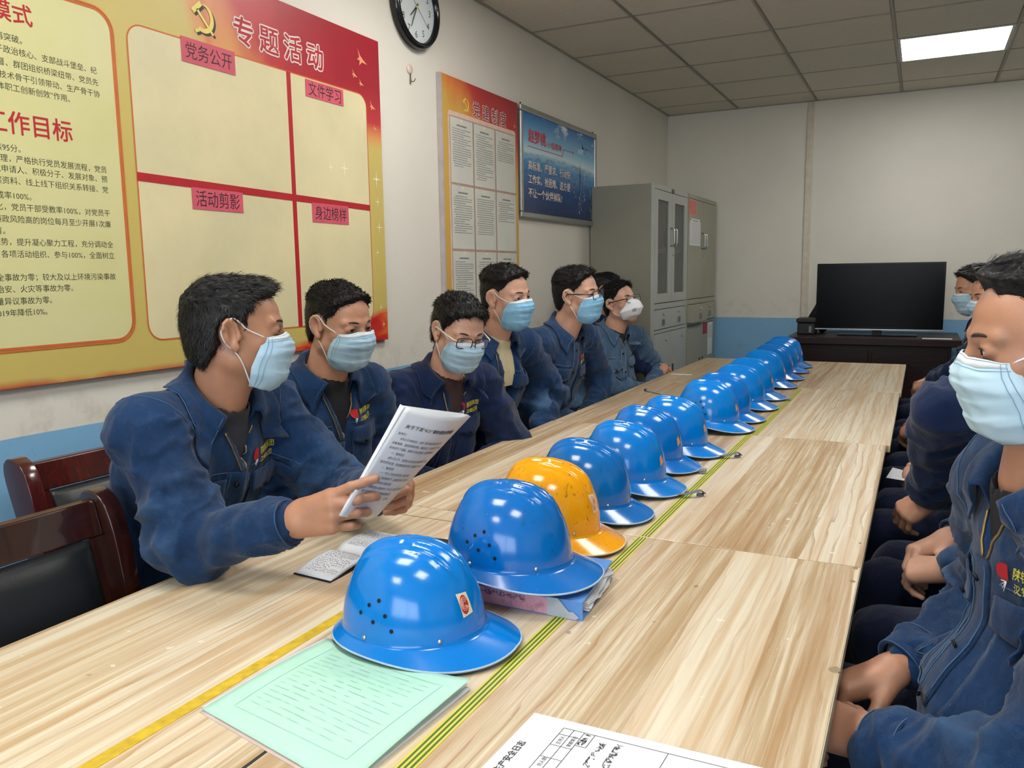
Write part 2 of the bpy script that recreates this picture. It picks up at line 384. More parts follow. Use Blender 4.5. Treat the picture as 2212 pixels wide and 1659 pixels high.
# ---------------------------------------------------------------- hard hats
def helmet_mat(name, col, wear=0.3, dirt=(40, 60, 80)):
    t = NT(name); g = t.coord()
    n = t.noise(g, 14, 5, 0.6); c = S(col)
    b = t.ramp(n, [(0.3, tuple(x*.9 for x in c[:3])), (0.7, tuple(min(1, x*1.06) for x in c[:3]))])
    sc = t.noise(t.mapping(g, (60, 60, 25), rot=(0.5, 0.3, 0.9)), 1.0, 5, 0.75, 1.5)
    b = t.mix(t.math('MULTIPLY', t.ramp(sc, [(0.68 - 0.10*wear, (0, 0, 0)), (0.71 - 0.10*wear, (1, 1, 1))]), min(1, wear*1.1)), b, S(dirt))
    sc2 = t.noise(t.mapping(g, (90, 30, 40), rot=(0.1, 0.9, 0.4), loc=(3, 1, 2)), 1.0, 4, 0.7, 2.0)
    b = t.mix(t.math('MULTIPLY', t.ramp(sc2, [(0.74 - 0.07*wear, (0, 0, 0)), (0.76 - 0.07*wear, (1, 1, 1))]), wear*.8), b, S((200, 215, 225)))
    t.base(b); t.set(Roughness=0.16); t.b.inputs['Coat Weight'].default_value = 0.1; t.b.inputs['Coat Roughness'].default_value = 0.05
    t.bump(t.noise(g, 25, 3), 0.06, 0.001)
    return t.m
HB = [helmet_mat('helmet_blue', (0, 122, 212), 0.15), helmet_mat('helmet_blue_worn', (6, 106, 190), 0.6, (35, 60, 95)), helmet_mat('helmet_yellow', (240, 164, 8), 0.75, (95, 70, 30)), helmet_mat('helmet_blue_dull', (2, 112, 202), 0.35)]
rim_m = simple('helmet_pale_rim', (165, 190, 210), 0.5); rimy = simple('helmet_cream_rim', (215, 205, 170), 0.5)
hole_m = simple('vent_black', (6, 7, 9), 0.8); rivet_m = simple('steel_rivet', (205, 200, 185), 0.3, 0.9)
inner_m = simple('helmet_suspension_black', (18, 19, 22), 0.6)
stk_w = simple('sticker_cream', (225, 215, 190), 0.5); stk_r = simple('sticker_red', (190, 45, 28), 0.5); stk_p = simple('sticker_faded_orange', (222, 150, 110), 0.6)
strap_m = simple('grey_webbing', (100, 108, 116), 0.7, bump=0.3, bscale=500)
HA, HBW, HH = 0.113, 0.099, 0.128
def dome_pt(az, t, off=0.0):
    """az around (0 = front), t 0 base .. 1 crown"""
    e = 0.62
    ct, st = math.cos(t*PI/2), math.sin(t*PI/2)
    k = ct ** 0.68; zz = HH * (0.10 + 0.90 * st ** 1.0) if False else HH * st ** 1.08
    flare = 1.0 + 0.03 * (1 - t)
    x = HA * k * math.cos(az) * flare; y = HBW * k * math.sin(az) * flare
    x -= 0.006 * t * t
    # crown ridges running front to back
    r = 0.0
    top = max(0.0, min(1.0, (t - 0.42) / 0.22)); top = top*top*(3-2*top)
    ay = abs(y)
    r += 0.0060 * math.exp(-(ay / 0.0095) ** 6)
    r += 0.0040 * math.exp(-((ay - 0.030) / 0.0045) ** 2)
    r -= 0.0020 * math.exp(-((ay - 0.018) / 0.004) ** 2)
    r *= top
    nx, ny, nz = x / HA**2, y / HBW**2, zz / HH**2
    L = math.sqrt(nx*nx + ny*ny + nz*nz) + 1e-9
    d = r + off
    return (x + nx/L*d, y + ny/L*d, zz + nz/L*d)
def brim_w(az):
    c = (1 + math.cos(az)) / 2
    return 0.009 + 0.050 * c ** 3.2 + 0.009 * (1 - c) ** 3
def make_helmet(mi=0):
    NA, NTt = 96, 34
    def shell(off, brim=True):
        rows = []
        if brim:
            for k in range(7):
                s = 1 - k / 7.0; row = []
                for i in range(NA):
                    az = 2*PI*i/NA; b = dome_pt(az, 0.0); wdt = brim_w(az) * s
                    n = math.hypot(b[0]/HA**2, b[1]/HBW**2); nx, ny = b[0]/HA**2/n, b[1]/HBW**2/n
                    fr = ((1 + math.cos(az))/2) ** 3
                    drop = -wdt * (0.90 - 0.62*(1 + math.cos(az))/2)
                    curl = 0.004 * (1 - s) ** 2
                    row.append((b[0] + nx*(wdt + off*.2), b[1] + ny*(wdt + off*.2), 0.010 + drop - (0.010 if False else 0) + off - abs(math.sin(az))**2 * 0.004 * s - fr*abs(math.sin(az))*0.012*s))
                rows.append(row)
        for j in range(NTt + 1):
            t = (j / NTt) ** 0.9; rows.append([tuple(a + b for a, b in zip(dome_pt(2*PI*i/NA, min(t, 0.9995), off), (0, 0, 0.010))) for i in range(NA)])
        return rows
    outer = shell(0.0); inner = shell(-0.0028)
    root = empty('hard_hat', (0, 0, 0))
    def grid(rows, flip):
        V = [p for r in rows for p in r]; F = []
        for j in range(len(rows)-1):
            for i in range(NA):
                f = (j*NA+i, j*NA+(i+1)%NA, (j+1)*NA+(i+1)%NA, (j+1)*NA+i); F.append(f[::-1] if flip else f)
        V.append(tuple(sum(p[c] for p in rows[-1])/NA for c in range(3)))
        for i in range(NA):
            f = ((len(rows)-1)*NA+i, (len(rows)-1)*NA+(i+1)%NA, len(V)-1); F.append(f[::-1] if flip else f)
        return V, F
    q = MB(); q.add(*grid(outer, False), True); n0 = len(q.v); q.add(*grid(inner, True), True)
    sh = q.build('shell', HB[mi], root)
    q = MB(); pts = [outer[0][i] for i in range(NA)]; q.tube([(p[0], p[1], p[2]-0.0012) for p in pts], 0.0017, 6, closed=True)
    q.build('rim', rimy if mi == 2 else rim_m, root)
    q = MB(); V, F = grid([[ (p[0]*.94, p[1]*.94, p[2]*.9+.003) for p in r] for r in inner[7:20]], True); q.add(V, F, True)
    q.tube([(0.10*math.cos(a)*.93, 0.082*math.sin(a)*.93, 0.004) for a in [2*PI*k/24 for k in range(24)]], 0.006, 6, closed=True)
    q.build('suspension', inner_m, root)
    def on(az, t, r, dep, name, m, seg=10, dome=0.0):
        p = Vector(dome_pt(az, t, 0.0004)) + Vector((0, 0, 0.010)); p1 = Vector(dome_pt(az+.01, t)); p0 = Vector(dome_pt(az-.01, t)); q1 = Vector(dome_pt(az, t+.01)); q0 = Vector(dome_pt(az, max(0, t-.01)))
        a = (p1-p0).normalized(); b = (q1-q0).normalized(); n = a.cross(b).normalized()
        q = MB(); q.add([p + n*0.0002 + (a*math.cos(2*PI*k/seg) + b*math.sin(2*PI*k/seg))*r for k in range(seg)] + [p + n*(0.0002+dep) + (a*math.cos(2*PI*k/seg) + b*math.sin(2*PI*k/seg))*r*.75 for k in range(seg)],
              [tuple(range(seg, 2*seg))] + [(k, (k+1) % seg, seg+(k+1) % seg, seg+k) for k in range(seg)], True); return q.build(name, m, root)
    if mi != 2:
        pass
    return root, on
# helper: local frame on the dome for stickers
def sticker(root, az, t, s, mats, rot=0.0, plain=False):
    p = Vector(dome_pt(az, t, 0.0008)) + Vector((0, 0, 0.010)); p1 = Vector(dome_pt(az+.02, t)); p0 = Vector(dome_pt(az-.02, t)); q1 = Vector(dome_pt(az, t+.02)); q0 = Vector(dome_pt(az, t-.02))
    a = (p1-p0).normalized(); b = (q1-q0).normalized()
    def fn(u, v, d):
        w_ = t + v/ (HH*1.25); z = az + u / (0.1 * math.cos(w_*PI/2)**.68)
        return tuple(x + y for x, y in zip(dome_pt(z, w_, 0.0006 + d), (0, 0, 0.010)))
    def poly(pts, d, name, m):
        # fan with centre
        cx = sum(x for x, _ in pts)/len(pts); cy = sum(y for _, y in pts)/len(pts); P = []
        for i in range(len(pts)):
            (x0, y0), (x1, y1) = pts[i], pts[(i+1) % len(pts)]
            for k in range(4): P.append((x0 + (x1-x0)*k/4, y0 + (y1-y0)*k/4))
        R = lambda x, y: fn(x*math.cos(rot)-y*math.sin(rot), x*math.sin(rot)+y*math.cos(rot), d)
        V = [R(cx, cy)] + [R((x+cx)/2, (y+cy)/2) for x, y in P] + [R(x, y) for x, y in P]; n = len(P)
        F = [(0, 1+i, 1+(i+1) % n) for i in range(n)] + [(1+i, 1+n+i, 1+n+(i+1) % n, 1+(i+1) % n) for i in range(n)]
        q = MB(); q.add(V, F, True); return q.build(name, m, root)
    if plain: poly([(-s*.6, -s*.7), (s*.7, -s*.2), (s*.2, s), (-s*.5, s*.5)], 0, 'sticker', mats[0]); return
    st = poly([(-s*.35, -s), (s*1.0, -s*.85), (s*.75, s*.9), (-s*.55, s)], 0, 'sticker', mats[0])
    st2 = poly([(.1*s + .5*s*math.cos(a), .0 + .8*s*math.sin(a)) for a in [2*PI*k/12 for k in range(12)]], 0.0004, 'sticker_emblem', mats[1])
    q = MB()
    for rr in (0.18, 0.30, 0.42): 
        q.tube([fn(.1*s + rr*s*math.cos(a), .05*s + rr*s*1.3*math.sin(a), 0.0009) for a in [PI*0.15 + 1.7*PI*k/10 for k in range(11)]], 0.0004, 4)
    q.build('emblem_line', mats[0], root)
LIFT = 0.0205
hats = [  # tip x, tip y, rotation (deg, brim direction; 0 = +x), material, z, vents, rivets, sticker, strap, label
 (-0.528, 1.040, 10, 0, 0.75, 6, 1, 'logo', 0, 'clean blue hard hat nearest the camera, beside the green folder'),
 (-0.478, 1.272, 8, 1, 0.786, 6, 1, '', 0, 'scuffed blue hard hat resting on the blue binder'),
 (-0.533, 1.562, 12, 2, 0.75, 0, 1, 'pale', 0, 'scratched yellow hard hat, the only yellow one'),
 (-0.538, 1.781, 10, 1, 0.75, 0, 1, '', 0, 'blue hard hat with worn brim just behind the yellow one'),
 (-0.526, 2.029, 6, 0, 0.75, 3, 1, 'or', 1, 'blue hard hat second behind the yellow one, three vent holes showing'),
 (-0.549, 2.281, 4, 3, 0.75, 0, 1, 'or', 2, 'dull blue hard hat with a grey buckle under its brim tip'),
 (-0.528, 2.511, 8, 0, 0.75, 0, 1, 'or', 1, 'blue hard hat with grey chin strap, last before the gap in the row'),
 (-0.514, 2.932, 4, 0, 0.75, 6, 1, 'or', 0, 'blue hard hat with six vent holes just after the gap in the row'),
 (-0.513, 3.156, 6, 3, 0.75, 0, 1, '', 0, 'blue hard hat just behind the one with vents after the gap'),
 (-0.511, 3.451, 5, 0, 0.75, 0, 1, '', 0, 'blue hard hat second behind the one with vents after the gap'),
 (-0.518, 3.735, 4, 0, 0.75, 0, 1, 'or', 2, 'blue hard hat with small buckle beside the far end of the striped tape'),
 (-0.524, 4.139, 5, 0, 0.75, 0, 1, 'or', 0, 'blue hard hat fourth from the far end of the row'),
 (-0.531, 4.461, 5, 3, 0.75, 0, 1, 'or', 0, 'dull blue hard hat third from the far end of the row'),
 (-0.544, 4.785, 5, 0, 0.75, 0, 1, 'or', 0, 'blue hard hat second from the far end of the row'),
 (-0.557, 5.051, 5, 0, 0.75, 0, 1, 'or', 0, 'blue hard hat farthest from the camera, nearest the television')]
VENTS = [(-1.66, .36), (-1.82, .31), (-1.96, .235), (-1.54, .25), (-1.72, .19), (-1.44, .14)]
protos = {}
def copy_tree(o, parent=None):
    c = o.copy(); COL.objects.link(c); c.parent = parent
    for ch in list(o.children): copy_tree(ch, c)
    return c
for (tx, ty_, rz, mi, z, nv, rv, stk, strap, lab) in hats:
    if mi in protos:
        root = copy_tree(protos[mi][0]); on_src = protos[mi][1]
    else:
        root, on_src = make_helmet(mi)
        protos[mi] = None
        tmpl = copy_tree(root)      # keep an untouched template for later copies
        protos[mi] = (tmpl, on_src)
    a = math.radians(rz - 4); L = HA + 0.059
    pt_ = math.radians(7.0) if tx != -0.528 or ty_ > 2 else 0.0
    if z > .76: pt_ = math.radians(2.0)
    root.location = (tx - L*math.cos(pt_)*math.cos(a), ty_ - L*math.cos(pt_)*math.sin(a), z + LIFT + L*math.sin(pt_)*.9); root.rotation_euler = (0, pt_, a)
    tag(root, lab, 'hard hat', 'hard hats in a row down the table')
    rt = root
    def on(az, t, r, dep, name, m, seg=10):
        p = Vector(dome_pt(az, t, 0.0004)) + Vector((0, 0, 0.010)); p1 = Vector(dome_pt(az+.01, t)); p0 = Vector(dome_pt(az-.01, t)); q1 = Vector(dome_pt(az, t+.01)); q0 = Vector(dome_pt(az, max(0, t-.01)))
        A = (p1-p0).normalized(); B = (q1-q0).normalized(); n = A.cross(B).normalized()
        q = MB(); q.add([p + n*0.0002 + (A*math.cos(2*PI*k/seg) + B*math.sin(2*PI*k/seg))*r for k in range(seg)] + [p + n*(0.0002+dep) + (A*math.cos(2*PI*k/seg) + B*math.sin(2*PI*k/seg))*r*.75 for k in range(seg)],
              [tuple(range(seg, 2*seg))] + [(k, (k+1) % seg, seg+(k+1) % seg, seg+k) for k in range(seg)], True); q.build(name, m, rt)
    if nv:
        for (az, t) in (VENTS if nv == 6 else VENTS[:3]):
            for s in (1, -1): on(az*s, t, 0.0033, 0.0003, 'vent_hole', hole_m)
    for az in (-1.86, -0.80, 0.80, 1.86): on(az, 0.045, 0.0036, 0.0016, 'rivet', rivet_m)
    if stk == 'logo': sticker(root, -0.34, 0.28, 0.0155, (stk_w, stk_r))
    elif stk == 'pale': sticker(root, -0.22, 0.34, 0.017, (stk_w, stk_p))
    elif stk == 'or': sticker(root, -0.20, 0.28, 0.014, (stk_p,), plain=True)
    if strap == 1:
        q = MB(); s0 = [(0.10, -0.03, -0.010), (0.15, -0.045, -0.013), (0.185, -0.035, -0.006), (0.215, -0.01, 0.004), (0.222, 0.005, -0.006)]
        q.tube(s0, 0.007, 8, flat=(0, 0, 1)); q.build('chin_strap', strap_m, root)
        q = MB(); q.box(.205, .222, -.010, .006, -.013, -.007); q.build('buckle', strap_m, root, bevel=.001)
    if strap == 2:
        q = MB(); q.tube([(0.12, -0.02, -0.012), (0.165, -0.03, -0.012), (0.195, -0.02, -0.006)], 0.006, 8, flat=(0, 0, 1)); q.build('chin_strap', strap_m, root)
        q = MB(); q.box(.178, .196, -.026, -.012, -.014, .001); q.build('buckle', simple('grey_buckle', (150, 155, 158), .4), root, bevel=.002)
for mi in protos:
    for ch in list(protos[mi][0].children): bpy.data.objects.remove(ch)
    bpy.data.objects.remove(protos[mi][0])
# ---------------------------------------------------------------- notice boards on the left wall (flat prints mapped to y, z)
def wallfn(x0): return lambda a, b, d: (x0 + d, a, b)
def flat(mb, pts, fn, d): mb.add([fn(a, b, d) for a, b in pts], [tuple(range(len(pts)))])
def outline(mb, pts, wdt, fn, d):
    n = len(pts); cx = sum(p[0] for p in pts)/n; cy = sum(p[1] for p in pts)/n; I = []
    for i in range(n):
        p0, p, p1 = Vector(pts[i-1]), Vector(pts[i]), Vector(pts[(i+1) % n]); e = (p1-p0).normalized(); nn = Vector((-e.y, e.x))
        I.append(p + nn*wdt)
    mb.add([fn(p[0], p[1], d) for p in pts] + [fn(p[0], p[1], d) for p in I], [(i, (i+1) % n, n+(i+1) % n, n+i) for i in range(n)])
txt_d = simple('print_dark_olive', (58, 62, 44), 0.7); txt_r = simple('print_crimson', (178, 26, 38), 0.6); prt_w = simple('print_white', (232, 222, 215), 0.6); prt_or = simple('print_orange_line', (206, 98, 40), 0.6)
def banner_mat(name, y0, z0, ky, kz, stops, low=None):
    t = NT(name); g = t.coord(); sep = t.n('ShaderNodeSeparateXYZ'); t.l(g, sep.inputs[0]); y, z = sep.outputs[1], sep.outputs[2]
    wp = t.math('MULTIPLY', t.math('SUBTRACT', t.noise(t.mapping(g, (1, 3, 1.5), rot=(0.6, 0, 0)), 1.6, 2, 0.4, 0.8), 0.5), 0.5)
    v = t.math('ADD', t.math('ADD', t.math('MULTIPLY', t.math('SUBTRACT', y, y0), ky), t.math('MULTIPLY', t.math('SUBTRACT', z, z0), kz)), wp)
    if low: v = t.math('MINIMUM', v, t.math('ADD', t.math('MULTIPLY', t.math('SUBTRACT', z, 1.90), 3.0), 0.35))
    c = t.ramp(v, stops)
    if low:
        lz, sy = low; s = t.math('SUBTRACT', t.math('ADD', lz, t.math('MULTIPLY', t.math('POWER', t.math('MAXIMUM', t.math('SUBTRACT', y, sy), 0.0), 1.4), 0.16)), t.math('ADD', z, t.math('MULTIPLY', wp, 0.08)))
        lc = t.ramp(t.noise(t.mapping(g, (1, 3, 9), rot=(0.25, 0, 0)), 1.5, 3, 0.5, 1.0), [(0.3, S((226, 120, 40))), (0.5, S((196, 40, 30))), (0.75, S((168, 18, 30)))])
        c = t.mix(t.ramp(t.math('MULTIPLY', s, 40), [(0, (0, 0, 0)), (1, (1, 1, 1))]), c, lc)
    t.base(c); t.set(Roughness=0.42); t.bump(t.noise(g, 6, 3), 0.05, 0.002); return t.m
big = banner_mat('banner_print_large', 1.65, 2.10, 1.0, 0.67, [(0.12, S((200, 180, 100))), (0.26, S((214, 142, 80))), (0.42, S((186, 40, 50))), (0.8, S((158, 20, 40)))], (1.085, 1.95))
BX = WX + 0.020
q = MB(); q.box(WX + 0.001, BX, 0.34, 2.745, 1.066, 2.243); B1 = q.build('notice_board', big, bevel=0.001)
tag(B1, 'large red and gold activity notice board nearest the camera on the left wall', 'notice board')
f = wallfn(BX)
cream = NT('panel_cream'); g = cream.coord(); cream.base(cream.ramp(cream.noise(g, 3.5, 5, 0.6), [(0.25, S((206, 198, 158))), (0.7, S((226, 214, 170)))])); cream.set(Roughness=0.45); cream.bump(cream.noise(g, 5, 3), 0.08, 0.003)
lemon = NT('panel_lemon'); g = lemon.coord(); lemon.base(lemon.ramp(lemon.noise(g, 3, 4, 0.6), [(0.25, S((206, 202, 140))), (0.7, S((214, 210, 158)))])); lemon.set(Roughness=0.45); lemon.bump(lemon.noise(g, 4, 3), 0.08, 0.003)
P = rrect(0.42, 1.538, 1.160, 2.030, 0.055, 8)
q = MB(); flat(q, P, f, 0.0008); q.build('text_panel', lemon.m, B1)
q = MB(); outline(q, P, 0.006, f, 0.0012); Pm = rrect(0.42-.006, 1.544, 1.154, 2.036, 0.061, 8); outline(q, Pm, 0.004, f, 0.0014); q.build('panel_border', prt_or, B1)
P = rrect(1.582, 2.652, 1.150, 2.022, 0.05, 8)
q = MB(); flat(q, P, f, 0.0008); q.build('blank_panel', cream.m, B1)
q = MB(); outline(q, P, 0.004, f, 0.0012); q.build('panel_border', prt_or, B1)
redt = simple('red_divider_tape', (176, 24, 36), 0.45)
q = MB(); q.box(BX, BX+.0016, 2.207, 2.227, 1.152, 2.020); q.build('divider', redt, B1)
q = MB(); q.prism([(1.584, 1.598), (2.650, 1.582), (2.650, 1.604), (1.584, 1.622)], f, 0.0, 0.0020); q.build('divider', redt, B1)
pink = simple('pink_paper_label', (206, 86, 104), 0.6); ink = simple('ink_dark_purple', (60, 24, 34), 0.6)
for a0, a1, b0, b1, tx in ((1.766, 1.974, 1.957, 2.028, '党务公开'), (2.301, 2.509, 1.955, 2.014, '文件学习'), (1.770, 1.974, 1.533, 1.597, '活动剪影'), (2.306, 2.512, 1.521, 1.590, '身边榜样')):
    q = MB(); q.box(BX+.0018, BX+.0026, a0, a1, b0, b1); L = q.build('title_label', pink, B1)
    q = MB(); put_text(q, tx, 0.052, f, (a0+a1)/2, (b0+b1)/2 - 0.019, 'C', width=(a1-a0)*.86, d=0.0030); q.build('lettering', ink, L)
def emblem(fn, cx, cy, s, m, parent, d=0.0):
    """crossed hammer and sickle: blade crescent, sickle handle, hammer head and shaft"""
    q = MB(); A = [math.radians(a) for a in range(-118, 96, 9)]; out = [(cx + s*math.cos(a)*.92, cy + s*math.sin(a)*.98) for a in A]
    inn = [(cx - s*.10 + s*math.cos(a)*.70*(1), cy + s*.10 + s*math.sin(a)*(.80)) for a in A[::-1]]
    n = len(A)
    V = [fn(a, b, d) for a, b in out] + [fn(a, b, d) for a, b in inn]; F = [(i, i+1, 2*n-2-i, 2*n-1-i) for i in range(n-1)]
    q.add(V, F)
    def bar(x0, y0, x1, y1, w_):
        e = Vector((x1-x0, y1-y0)).normalized(); nn = Vector((-e.y, e.x))*w_*s/2
        flat(q, [(cx+x0*s+nn.x/1, cy+y0*s+nn.y), (cx+x0*s-nn.x, cy+y0*s-nn.y), (cx+x1*s-nn.x, cy+y1*s-nn.y), (cx+x1*s+nn.x, cy+y1*s+nn.y)], fn, d + .0003)
    bar(-.36, -.80, -.80, -1.02, .22); bar(-.55, .50, .80, -.95, .20); bar(-.95, .28, -.18, .98, .36)
    return q.build('emblem', m, parent)
gold = simple('print_gold', (226, 202, 92), 0.4); shadow = simple('print_dark_green', (40, 56, 44), 0.6)
emblem(f, 1.866, 2.092, 0.043, shadow, B1, .0008); emblem(f, 1.858, 2.098, 0.043, gold, B1, .0014)
for ch, a, in (('专', 2.018), ('题', 2.132), ('活', 2.246), ('动', 2.360)):
    q = MB(); put_text(q, ch, 0.092, f, a, 2.066, 'C', bold=0.085, d=0.0010); q.build('title_outline', prt_w, B1)
    q = MB(); put_text(q, ch, 0.092, f, a, 2.066, 'C', bold=0.022, d=0.0019); q.build('title_lettering', txt_r, B1)
def bird(q, cx, cy, s, fn, d=.001):
    flat(q, [(cx - s*.5, cy + s*.9), (cx - s*.25, cy + s*.15), (cx - s*.6, cy - s*.1), (cx - s*.2, cy - s*.15), (cx - s*.3, cy - s*.6), (cx + s*.1, cy - s*.25), (cx + s*.9, cy - s*.3), (cx + s*.35, cy), (cx - s*.1, cy + s*.3)], fn, d)
dov = simple('print_dove_pink', (226, 150, 110), 0.6)
for cx, cy, s in ((2.628, 2.150, .042), (2.582, 2.085, .024), (2.622, 2.060, .020), (2.688, 1.985, .026), (2.702, 1.905, .018)):
    q = MB(); bird(q, cx, cy, s, f); q.build('dove', dov, B1)
spk = simple('print_sparkle', (250, 244, 224), 0.5)
q = MB()
for cx, cy, s in ((2.699, 1.708, .030), (2.703, 1.62, .018), (2.708, 1.52, .022), (2.69, 1.42, .012), (2.50, 1.73, .026), (2.70, 1.20, .014), (2.30, 1.110, .012), (2.715, 1.13, .014), (2.42, 1.725, .016)):
    flat(q, [(cx-s, cy), (cx-s*.08, cy-s*.08), (cx, cy-s*1.2), (cx+s*.08, cy-s*.08), (cx+s, cy), (cx+s*.08, cy+s*.08), (cx, cy+s*1.2), (cx-s*.08, cy+s*.08)], f, .0016)
q.build('sparkle', spk, B1, kind='stuff')
H_ = 0.026
lines = [(1.287, 1.899, '实现新的再突破。'), (1.483, 1.870, '班子政治核心、支部战斗堡垒、纪'), (1.485, 1.840, '检监督、群团组织桥梁纽带、党员先'), (1.487, 1.811, '锋模范，技术骨干引领带动、生产骨干协'), (1.400, 1.784, '作，全体职工创新创效”作用。'),
 (1.259, 1.642, '考核95分。'), (1.489, 1.617, '强化管理，严格执行党员发展流程，党员'), (1.489, 1.592, '发展入党申请人、积极分子、发展对象、预'), (1.489, 1.565, '备党员档案资料、线上线下组织关系转接、党'), (1.275, 1.530, '费收缴完成率100%。'),
 (1.489, 1.503, '常态化，党员干部受教率100%，对党员干'), (1.489, 1.474, '部和廉政风险高的岗位每月至少开展1次廉'), (1.203, 1.446, '洁教育。'), (1.491, 1.420, '良好态势，提升凝心聚力工程，充分调动全'), (1.492, 1.391, '员，各项活动组织、参与100%，全面树立'),
 (1.491, 1.335, '安全事故为零；较大及以上环境污染事故'), (1.364, 1.307, '为零；治安、火灾等事故为零。'), (1.304, 1.278, '重大质量异议事故为零。'), (1.289, 1.250, '消耗较2019年降低10%。')]
for yr, zc, s_ in lines:
    q = MB(); put_text(q, s_, H_*.74, f, yr, zc - .0075, 'R', d=0.0012, sx=.98); q.build('text_line', txt_d, B1)
q = MB(); put_text(q, '工作模式', 0.052, f, 1.318, 1.940, 'R', bold=.02, d=0.0012); q.build('heading', txt_r, B1)
q = MB(); put_text(q, '党建工作目标', 0.058, f, 1.398, 1.680, 'R', bold=.02, d=0.0012, sx=.96); q.build('heading', txt_r, B1)

# second board: rules board with plastic pockets
med = banner_mat('banner_print_medium', 3.40, 2.05, 0.9, 2.2, [(0.0, S((204, 162, 66))), (0.2, S((214, 124, 52))), (0.38, S((190, 50, 40))), (0.7, S((160, 24, 40)))])
B2X = WX + 0.024; q = MB(); q.box(WX + .001, B2X, 3.203, 3.972, 1.03, 2.223); B2 = q.build('notice_board', med, bevel=.001); tag(B2, 'tall narrow rules notice board with rows of papers in clear pockets', 'notice board')
q = MB(); q.box(WX+.001, B2X+.0006, 3.200, 3.212, 1.03, 2.224); q.build('edge_trim', simple('grey_edge_trim', (176, 168, 166), .5), B2)
f2 = wallfn(B2X)
q = MB(); flat(q, rrect(3.255, 3.945, 1.06, 2.072, .02, 4), f2, .0006); q.build('blank_panel', simple('pale_pink_panel', (222, 190, 172), .6), B2)
emblem(f2, 3.425, 2.118, .030, gold, B2, .001)
for ch, a in (('党', 3.523), ('建', 3.618), ('制', 3.710), ('度', 3.800)):
    q = MB(); put_text(q, ch, 0.072, f2, a, 2.086, 'C', bold=0.075, d=.0010); q.build('title_outline', prt_w, B2)
    q = MB(); put_text(q, ch, 0.072, f2, a, 2.086, 'C', bold=0.022, d=.0019); q.build('title_lettering', simple('print_maroon', (140, 24, 38), .6), B2)
for cx, cy, s in ((3.935, 2.10, .02), (3.93, 2.01, .014), (3.94, 1.93, .012)):
    q = MB(); bird(q, cx, cy, s, f2); q.build('dove', dov, B2)
paper_old = simple('pocket_paper', (204, 204, 194), .5, var=.05, scale=5); pk_edge = simple('clear_pocket_edge', (160, 140, 128), .3); grey_ink = simple('faded_print', (128, 128, 124), .7)
rndm = random.Random(4)
for r, (z1, z0) in enumerate(((2.045, 1.752), (1.740, 1.448), (1.436, 1.144))):
    for c_, (a0, a1) in enumerate(((3.272, 3.478), (3.492, 3.702), (3.716, 3.932))):
        q = MB(); q.box(B2X, B2X+.0025, a0, a1, z0, z1); pk = q.build('paper_pocket', paper_old, B2)
        q = MB(); outline(q, [(a0-.003, z0-.003), (a1+.003, z0-.003), (a1+.003, z1+.003), (a0-.003, z1+.003)], -.0035, f2, .0034); q.build('pocket_rim', pk_edge, pk)
        q = MB(); flat(q, [((a0+a1)/2 + .012*math.cos(t_), z1 - .002 + .012*math.sin(t_)) for t_ in np.linspace(PI, 2*PI, 8)], f2, .003); q.build('thumb_notch', simple('notch_cream', (232, 214, 180), .6), pk)
        q = MB(); zc = z1 - .032; w0 = (a1-a0)
        q.add([f2((a0+a1)/2 + x_, zc + y_, .003) for x_, y_ in ((-.045, -.003), (.045, -.003), (.045, .004), (-.045, .004))], [(0, 1, 2, 3)]); zc -= .018
        nl = rndm.randint(14, 22) if c_ < 2 else rndm.randint(8, 14)
        for k in range(nl):
            x0_ = a0 + .018 + (.012 if rndm.random() < .3 else 0); x1_ = a1 - .016 - (rndm.random()*.09 if rndm.random() < .35 else rndm.random()*.006)
            xx = x0_
            while xx < x1_:
                l_ = .004 + rndm.random()*.022; q.add([f2(min(xx, x1_), zc, .003), f2(min(xx+l_, x1_), zc, .003), f2(min(xx+l_, x1_), zc+.0032, .003), f2(min(xx, x1_), zc+.0032, .003)], [(0, 1, 2, 3)]); xx += l_ + .002
            zc -= .0105
            if zc < z0 + .02: break
        q.build('typed_lines', grey_ink, pk, kind='stuff')
# framed sea poster
t = NT('sea_poster_print'); g = t.coord(); sep = t.n('ShaderNodeSeparateXYZ'); t.l(g, sep.inputs[0]); y, z = sep.outputs[1], sep.outputs[2]
hz = t.math('SUBTRACT', z, t.math('ADD', 1.985, t.math('MULTIPLY', t.math('POWER', t.math('SUBTRACT', y, 4.45), 2.0), -0.05)))
sky = t.ramp(t.math('MULTIPLY', hz, 4.6), [(0.0, S((214, 232, 236))), (0.35, S((130, 190, 222))), (1.0, S((34, 108, 178)))])
cl = t.ramp(t.noise(t.mapping(g, (1, 1.2, 3)), 5, 4, 0.6), [(0.56, (0, 0, 0)), (0.7, (1, 1, 1))])
clm = t.math('MULTIPLY', cl, t.ramp(t.math('ADD', t.math('MULTIPLY', hz, 3), t.math('MULTIPLY', t.math('SUBTRACT', y, 4.5), .8)), [(0.3, (0, 0, 0)), (0.6, (1, 1, 1))]))
sky = t.mix(clm, sky, S((226, 238, 240)))
wt = t.noise(t.mapping(g, (1, 3.2, 11)), 5, 5, 0.6, 0.5)
sea = t.ramp(t.math('MULTIPLY', hz, -3.0), [(0.0, S((150, 196, 216))), (0.14, S((58, 138, 196))), (0.5, S((22, 76, 140))), (1.0, S((12, 34, 76)))])
sea = t.mix(t.math('MULTIPLY', t.ramp(wt, [(0.5, (0, 0, 0)), (0.62, (1, 1, 1))]), 0.45), sea, S((16, 46, 100)))
t.base(t.mix(t.ramp(t.math('MULTIPLY', hz, 60), [(0.0, (0, 0, 0)), (1, (1, 1, 1))]), sea, sky)); t.set(Roughness=0.25)
alu = simple('aluminium_frame', (176, 178, 176), .32, .85, .04)
